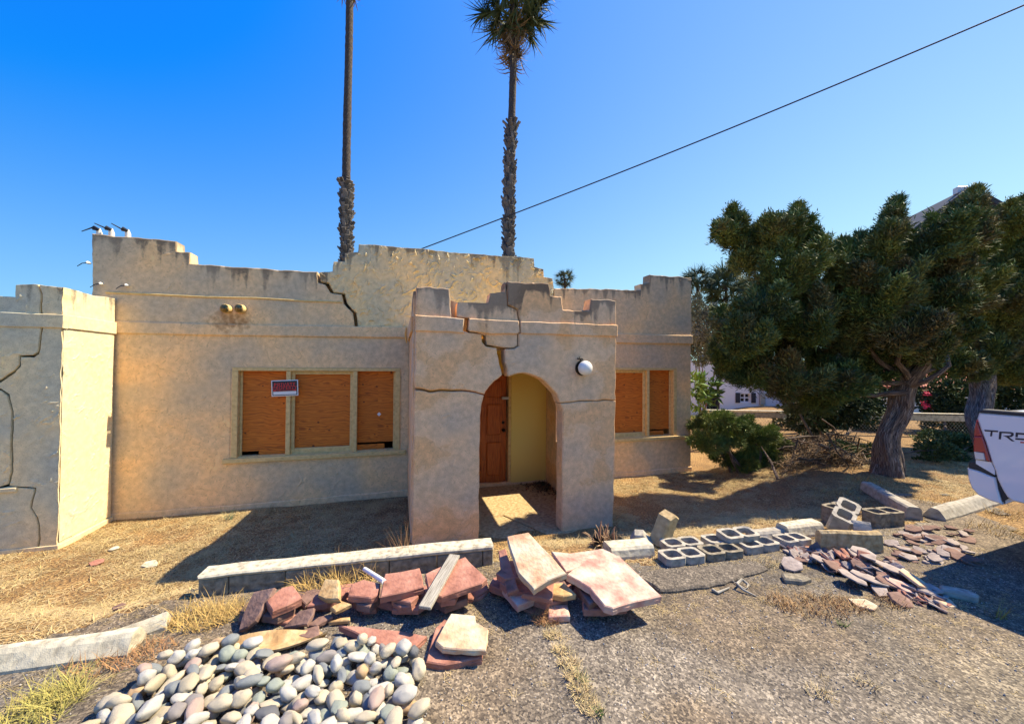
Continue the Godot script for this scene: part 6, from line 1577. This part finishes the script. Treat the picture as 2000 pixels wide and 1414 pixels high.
	var gb := MB.new(); gb.prism(PackedVector2Array([Vector2(-5, -1), Vector2(5, -1), Vector2(5, pk - 4.4), Vector2(0, pk - 0.35), Vector2(-5, pk - 4.4)]), 0.0, -6.0); part(g, "wall", gb, M.house_white)
	for s in [-1, 1]:
		var rb := MB.new(); rb.prism(PackedVector2Array([Vector2(0, pk - 0.28), Vector2(s * 5.6, pk - 4.8), Vector2(s * 5.6, pk - 4.45), Vector2(0, pk + 0.08)]), 0.6, -6.3); part(g, "roof", rb, M.plastic)
	var vt := MB.new(); vt.box(Vector3(-0.3, pk - 0.1, -0.5), Vector3(0.3, pk + 0.35, -0.1), 0.02); part(g, "chimney", vt, M.ceramic)
func make_cable() -> void:
	var a := at_z(815, 489, 8.6); var b := at_z(2420, -170, 5.2)
	var pts := []; var rr := []
	for i in 41:
		var f := i / 40.0
		pts.push_back(a.lerp(b, f) - Vector3(0, 0.12 * sin(f * PI), 0)); rr.push_back(0.013)
	var mb := MB.new(); mb.tube(pts, rr, 6)
	single("overhead_cable", mb, M.cable, "black overhead cable running from the house roof up across the sky", "cable")
func make_sign() -> void:
	var c := hp(556, 758, 0.02)
	var t := thing("warning_sign", "red and black private property sign nailed to the window mullion", "sign", house_t * Transform3D(Basis(Vector3(0, 0, 1), 0.035), Vector3(c.x, c.y, 0.02)))
	var w := 0.19; var h := 0.128
	var mb := MB.new(); mb.box(Vector3(-w, -h, 0), Vector3(w, h, 0.006), 0.003); part(t, "plate", mb, M.white)
	mb = MB.new(); mb.box(Vector3(-w + 0.014, -h + 0.014, 0.007), Vector3(w - 0.014, h - 0.014, 0.0085)); part(t, "border", mb, M.sign_black)
	mb = MB.new(); mb.box(Vector3(-w + 0.024, -0.035, 0.0095), Vector3(w - 0.024, h - 0.024, 0.0105)); part(t, "field", mb, M.sign_black)
	mb = MB.new(); mb.box(Vector3(-w + 0.026, -h + 0.026, 0.0095), Vector3(w - 0.026, -0.052, 0.011)); part(t, "name_strip", mb, M.white)
	mb = MB.new(); mb.box(Vector3(-w + 0.026, -0.048, 0.0108), Vector3(w - 0.026, -0.02, 0.0115)); part(t, "red_strip", mb, M.red)
	var font := SystemFont.new(); font.font_names = PackedStringArray(["Droid Sans"]); font.font_weight = 700
	for q in [["PRIVATE", 0.056, 0.062, M.red], ["PROPERTY", 0.005, 0.056, M.red], ["NO TRESPASSING", -0.034, 0.024, M.sign_black]]:
		var tm := TextMesh.new(); tm.text = q[0]; tm.font = font; tm.font_size = 64; tm.pixel_size = q[2] / 50.0; tm.depth = 0.002
		var o := part(t, "lettering", tm, q[3]); o.position = Vector3(0, q[1], 0.0135)
func make_brush_heap() -> void:
	# cut branches, dry fronds and a few bags dumped by the juniper
	var t := thing("brush_heap", "heap of dead brown branches and dry fronds dumped by the juniper", "brush heap")
	var mb := MB.new(); mb.colored = true
	for i in 60:
		mb.col = Color(0.09, 0.06, 0.04) * rng.randf_range(0.4, 1.6)
		var f := rng.randf()
		var c := at_z(lerpf(1535, 1690, f) + rng.randfn(0, 12), 905 - 30 * sin(f * PI) + rng.randfn(0, 14), 7.3 + rng.randfn(0, 0.35))
		var d := Vector3(rng.randfn(0.5, 0.8), rng.randfn(-0.05, 0.3), rng.randfn(0, 0.6)).normalized() * rng.randf_range(0.25, 0.8)
		mb.tube([c - d * 0.5, c + Vector3(0, rng.randfn(0, .05), 0), c + d * 0.5], [0.014, 0.011, 0.005], 5, false)
	part(t, "branches", mb, M.straw)
	mb = MB.new(); mb.colored = true
	for i in 3200:
		var f := rng.randf()
		var k := rng.randf_range(0.5, 1.4)
		k *= (1.3 if rng.randf() < 0.3 else 0.55); mb.col = Color(0.30 * k, 0.19 * k, 0.09 * k)
		var c := at_z(lerpf(1530, 1690, f), 900 - 46 * sin(f * PI) * rng.randf_range(0.2, 1.0) + 26 * rng.randf(), 7.3 + rng.randfn(0, 0.35))
		blade(mb, c, Vector3(rng.randfn(0.3, 1), rng.randfn(0.15, 0.45), rng.randfn(0, 1)), rng.randf_range(0.1, 0.4), 0.004, 0.3, 3)
	part(t, "dry_fronds", mb, M.straw)
	var ts := []; var cs := []
	fill_crown(pix_lobes([[1556, 892, 30, 26], [1595, 882, 38, 26], [1635, 892, 34, 22], [1668, 908, 26, 14], [1600, 915, 50, 14], [1640, 862, 26, 10]], 7.4, 0.2), Vector3(0.3, 0.2, 0.3), [Color(0.07, 0.045, 0.025), Color(0.11, 0.07, 0.035), Color(0.05, 0.035, 0.02)], 0.08, 3.5, ts, cs)
	scatter(t, "dead_leaves", tuft_mesh(8, 10, 0.14, 0.006, 0.9), M.straw, ts, cs)
	mb = MB.new(); limb(mb, at_z(1700, 925, 7.0), at_z(1600, 868, 7.0), 0.06, 0.03, 0.06); part(t, "log", mb, M.bark)
	mb = MB.new(); mb.tube([on_ground(1521, 938) , at_z(1505, 900, 7.2), at_z(1487, 872, 7.35)], [.03, .022, .008], 6); part(t, "palm_stalk", mb, M.bark)
	for q in [[1563, 925, .1], [1575, 932, .07], [1545, 935, .08]]:
		var o := single("white_bag", stone_mesh(400 + int(q[0])), M.white, "small white bag lying at the foot of the brush heap", "bag", Transform3D(Basis.from_scale(Vector3(q[2], q[2] * 0.5, q[2] * 0.7)), at_z(q[0], q[1], 7.0)), "white bags by the brush heap")
# ---------------------------------------------------------------- pickup
func make_pickup() -> void:
	var hd := deg_to_rad(70.0)
	var X := Vector3(cos(hd), 0, sin(hd)); var Z := X.cross(Vector3.UP)
	var T := Transform3D(Basis(X, Vector3.UP, Z), Vector3(4.2, 0.0, -3.5))
	var t := thing("pickup_truck", "white pickup truck with a red tail lamp and black rail cap", "pickup", T)
	var inv := T.affine_inverse()
	var pp := func(list: Array, out: float) -> PackedVector2Array:
		var r := PackedVector2Array()
		for i in range(0, list.size(), 2):
			var p := inv * at_plane(list[i], list[i + 1], T * Vector3(0, 0, out), Z); r.push_back(Vector2(p.x, p.y))
		return r
	# bed side: outline at the tail from the photograph, the rest runs on forward to the wheel arch and cab
	var side: PackedVector2Array = pp.call([1913, 806, 1909, 818, 1916, 840, 1926, 866, 1937, 902, 1944, 918, 1949, 936, 1959, 957, 1968, 971, 1978, 979, 2000, 984], 0.0)
	var low := side[-1].y - 0.02
	for q in [[0.62, low], [0.66, 0.78], [0.78, 0.93], [0.96, 0.99], [1.14, 0.93], [1.26, 0.78], [1.30, low], [1.78, low], [1.78, 1.36], [0.9, 1.365]]: side.push_back(Vector2(q[0], q[1]))
	var mb := MB.new(); mb.prism(side, 0.0, -0.1, 0.012); part(t, "bed_side", mb, M.truck_paint)
	mb = MB.new(); mb.prism(side, -1.78, -1.88, 0.0); part(t, "bed_side", mb, M.truck_paint)
	mb = MB.new()
	mb.prism(PackedVector2Array([Vector2(0.03, side[0].y), Vector2(1.78, 1.362), Vector2(1.78, 1.395), Vector2(0.06, side[0].y + 0.032)]), 0.006, -0.11, 0.008); part(t, "rail_cap", mb, M.plastic)
	mb = MB.new()
	mb.prism(PackedVector2Array([Vector2(0.03, side[0].y), Vector2(1.78, 1.362), Vector2(1.78, 1.395), Vector2(0.06, side[0].y + 0.032)]), -1.77, -1.886, 0.008); part(t, "rail_cap", mb, M.plastic)
	# tailgate closing the bed, bed floor
	mb = MB.new(); mb.box(Vector3(0.03, 0.86, -1.62), Vector3(0.09, 1.37, -0.24), 0.01); part(t, "tailgate", mb, M.truck_paint)
	mb = MB.new(); mb.box(Vector3(0.1, 0.80, -1.77), Vector3(1.78, 0.85, -0.11)); part(t, "bed_floor", mb, M.plastic)
	mb = MB.new(); mb.box(Vector3(0.25, 0.45, -1.5), Vector3(5.0, 0.79, -0.38)); part(t, "chassis", mb, M.rubber)
	# tail lamp in three lenses
	for s in [0, 1]:
		var z1 := 0.004 if s == 0 else -1.665; var z0 := -0.22 if s == 0 else -1.884
		var lamp := Node3D.new(); lamp.name = "tail_lamp"; t.add_child(lamp, true)
		mb = MB.new(); mb.prism(pp.call([1908, 821, 1905, 834, 1903.5, 852, 1920, 852, 1915, 840], 0.0), z1, z0, 0.006); part(lamp, "upper_lens", mb, M.lens_red)
		mb = MB.new(); mb.prism(pp.call([1903.5, 852.5, 1903, 881, 1924, 884, 1927, 899, 1936, 902, 1925, 866, 1920, 852.5], 0.0), z1 + 0.004, z0, 0.006); part(lamp, "stop_lens", mb, M.lens_red)
		mb = MB.new(); mb.prism(pp.call([1903.5, 882, 1923, 885, 1926, 899, 1906, 897], 0.0), z1, z0, 0.004); part(lamp, "reversing_lens", mb, M.lens_clear)
	mb = MB.new(); mb.prism(pp.call([1906, 898, 1936, 903, 1943, 918, 1943, 928, 1906, 906], 0.0), -0.01, -0.2, 0.0); part(t, "corner_panel", mb, M.truck_paint)
	# bumper with a black step pad
	mb = MB.new(); mb.prism(pp.call([1888, 914, 1890, 936, 1897, 954, 1909, 967, 1932, 978, 1957, 986, 1955, 981, 1948, 957, 1943, 933, 1936, 931, 1910, 920], 0.0), -0.015, -1.865, 0.01); part(t, "bumper", mb, M.truck_paint)
	mb = MB.new(); mb.prism(pp.call([1889, 913, 1893, 903, 1911, 900, 1931, 905, 1943, 921, 1942, 931, 1936, 930, 1911, 919], 0.0), -0.012, -1.868, 0.006); part(t, "step_pad", mb, M.plastic)
	mb = MB.new(); mb.prism(pp.call([1944, 933, 1949, 956, 1956, 981, 1967, 974, 1955, 954, 1948, 936], 0.0), -0.03, -0.4, 0.0); part(t, "gap_shade_trim", mb, M.plastic)  # black trim whose colour also stands in for shade in the bumper gap
	mb = MB.new(); mb.prism(pp.call([1957, 973, 1965, 968, 1976, 980, 1959, 986], 0.0), -0.05, -0.16, 0.004); part(t, "frame_end", mb, M.truck_paint)
	# lettering on the bed side
	for q in [[1923.5, 839.2, 1951, 841.2, 1950, 844.2, 1939.8, 843.6, 1938.6, 852.4, 1934.8, 852, 1936, 843.2, 1924.6, 842.4],
			[1953, 842.6, 1976, 843.8, 1981, 845.6, 1981, 850.5, 1977, 853.4, 1972, 853.8, 1983, 862.2, 1977.5, 861.9, 1966, 853.4, 1960, 851.0, 1974.5, 850.6, 1976.5, 847.8, 1974, 846.8, 1957.6, 845.8, 1956, 858.2, 1951.6, 857.8],
			[1985, 844.6, 2008, 846.4, 2012, 850, 2010, 857, 2004, 860.4, 1984, 858.6, 1984.6, 855.4, 2003, 856.8, 2006, 853, 2004, 849.6, 1989.5, 848.6, 1989, 854, 1984.4, 853.8]]:
		mb = MB.new(); mb.prism(pp.call(q, 0.002), 0.002, -0.004); part(t, "lettering", mb, M.navy)
	mb = MB.new(); mb.prism(pp.call([1994, 862.6, 2030, 865, 2030, 867.6, 1994, 865.2], 0.002), 0.002, -0.004); part(t, "lettering", mb, M.red)
	# wheels
	for q in [[0.96, -0.02], [0.96, -1.66], [4.1, -0.02], [4.1, -1.66]]:
		var wh := Node3D.new(); wh.name = "wheel"; t.add_child(wh, true)
		mb = MB.new(); mb.tube([Vector3(q[0], 0.37, q[1] - 0.22), Vector3(q[0], 0.37, q[1] - 0.2), Vector3(q[0], 0.37, q[1] - 0.02), Vector3(q[0], 0.37, q[1])], [.33, .37, .37, .33], 28); part(wh, "tyre", mb, M.rubber)
		mb = MB.new(); mb.tube([Vector3(q[0], 0.37, q[1] + 0.002), Vector3(q[0], 0.37, q[1] + 0.01)], [.23, .2], 20); part(wh, "rim", mb, M.metal)
	# cab and bonnet, out of the photograph but throwing the shadow
	mb = MB.new()
	mb.prism(PackedVector2Array([Vector2(1.81, 0.5), Vector2(5.0, 0.5), Vector2(5.05, 1.0), Vector2(4.9, 1.12), Vector2(3.75, 1.2), Vector2(3.05, 1.72), Vector2(2.9, 1.78), Vector2(1.95, 1.78), Vector2(1.82, 1.7)]), -0.04, -1.84, 0.05); part(t, "cab", mb, M.truck_paint)
	mb = MB.new(); mb.prism(PackedVector2Array([Vector2(1.95, 1.24), Vector2(3.5, 1.24), Vector2(3.0, 1.66), Vector2(2.0, 1.68)]), -0.034, -0.06); part(t, "side_window", mb, M.glass)
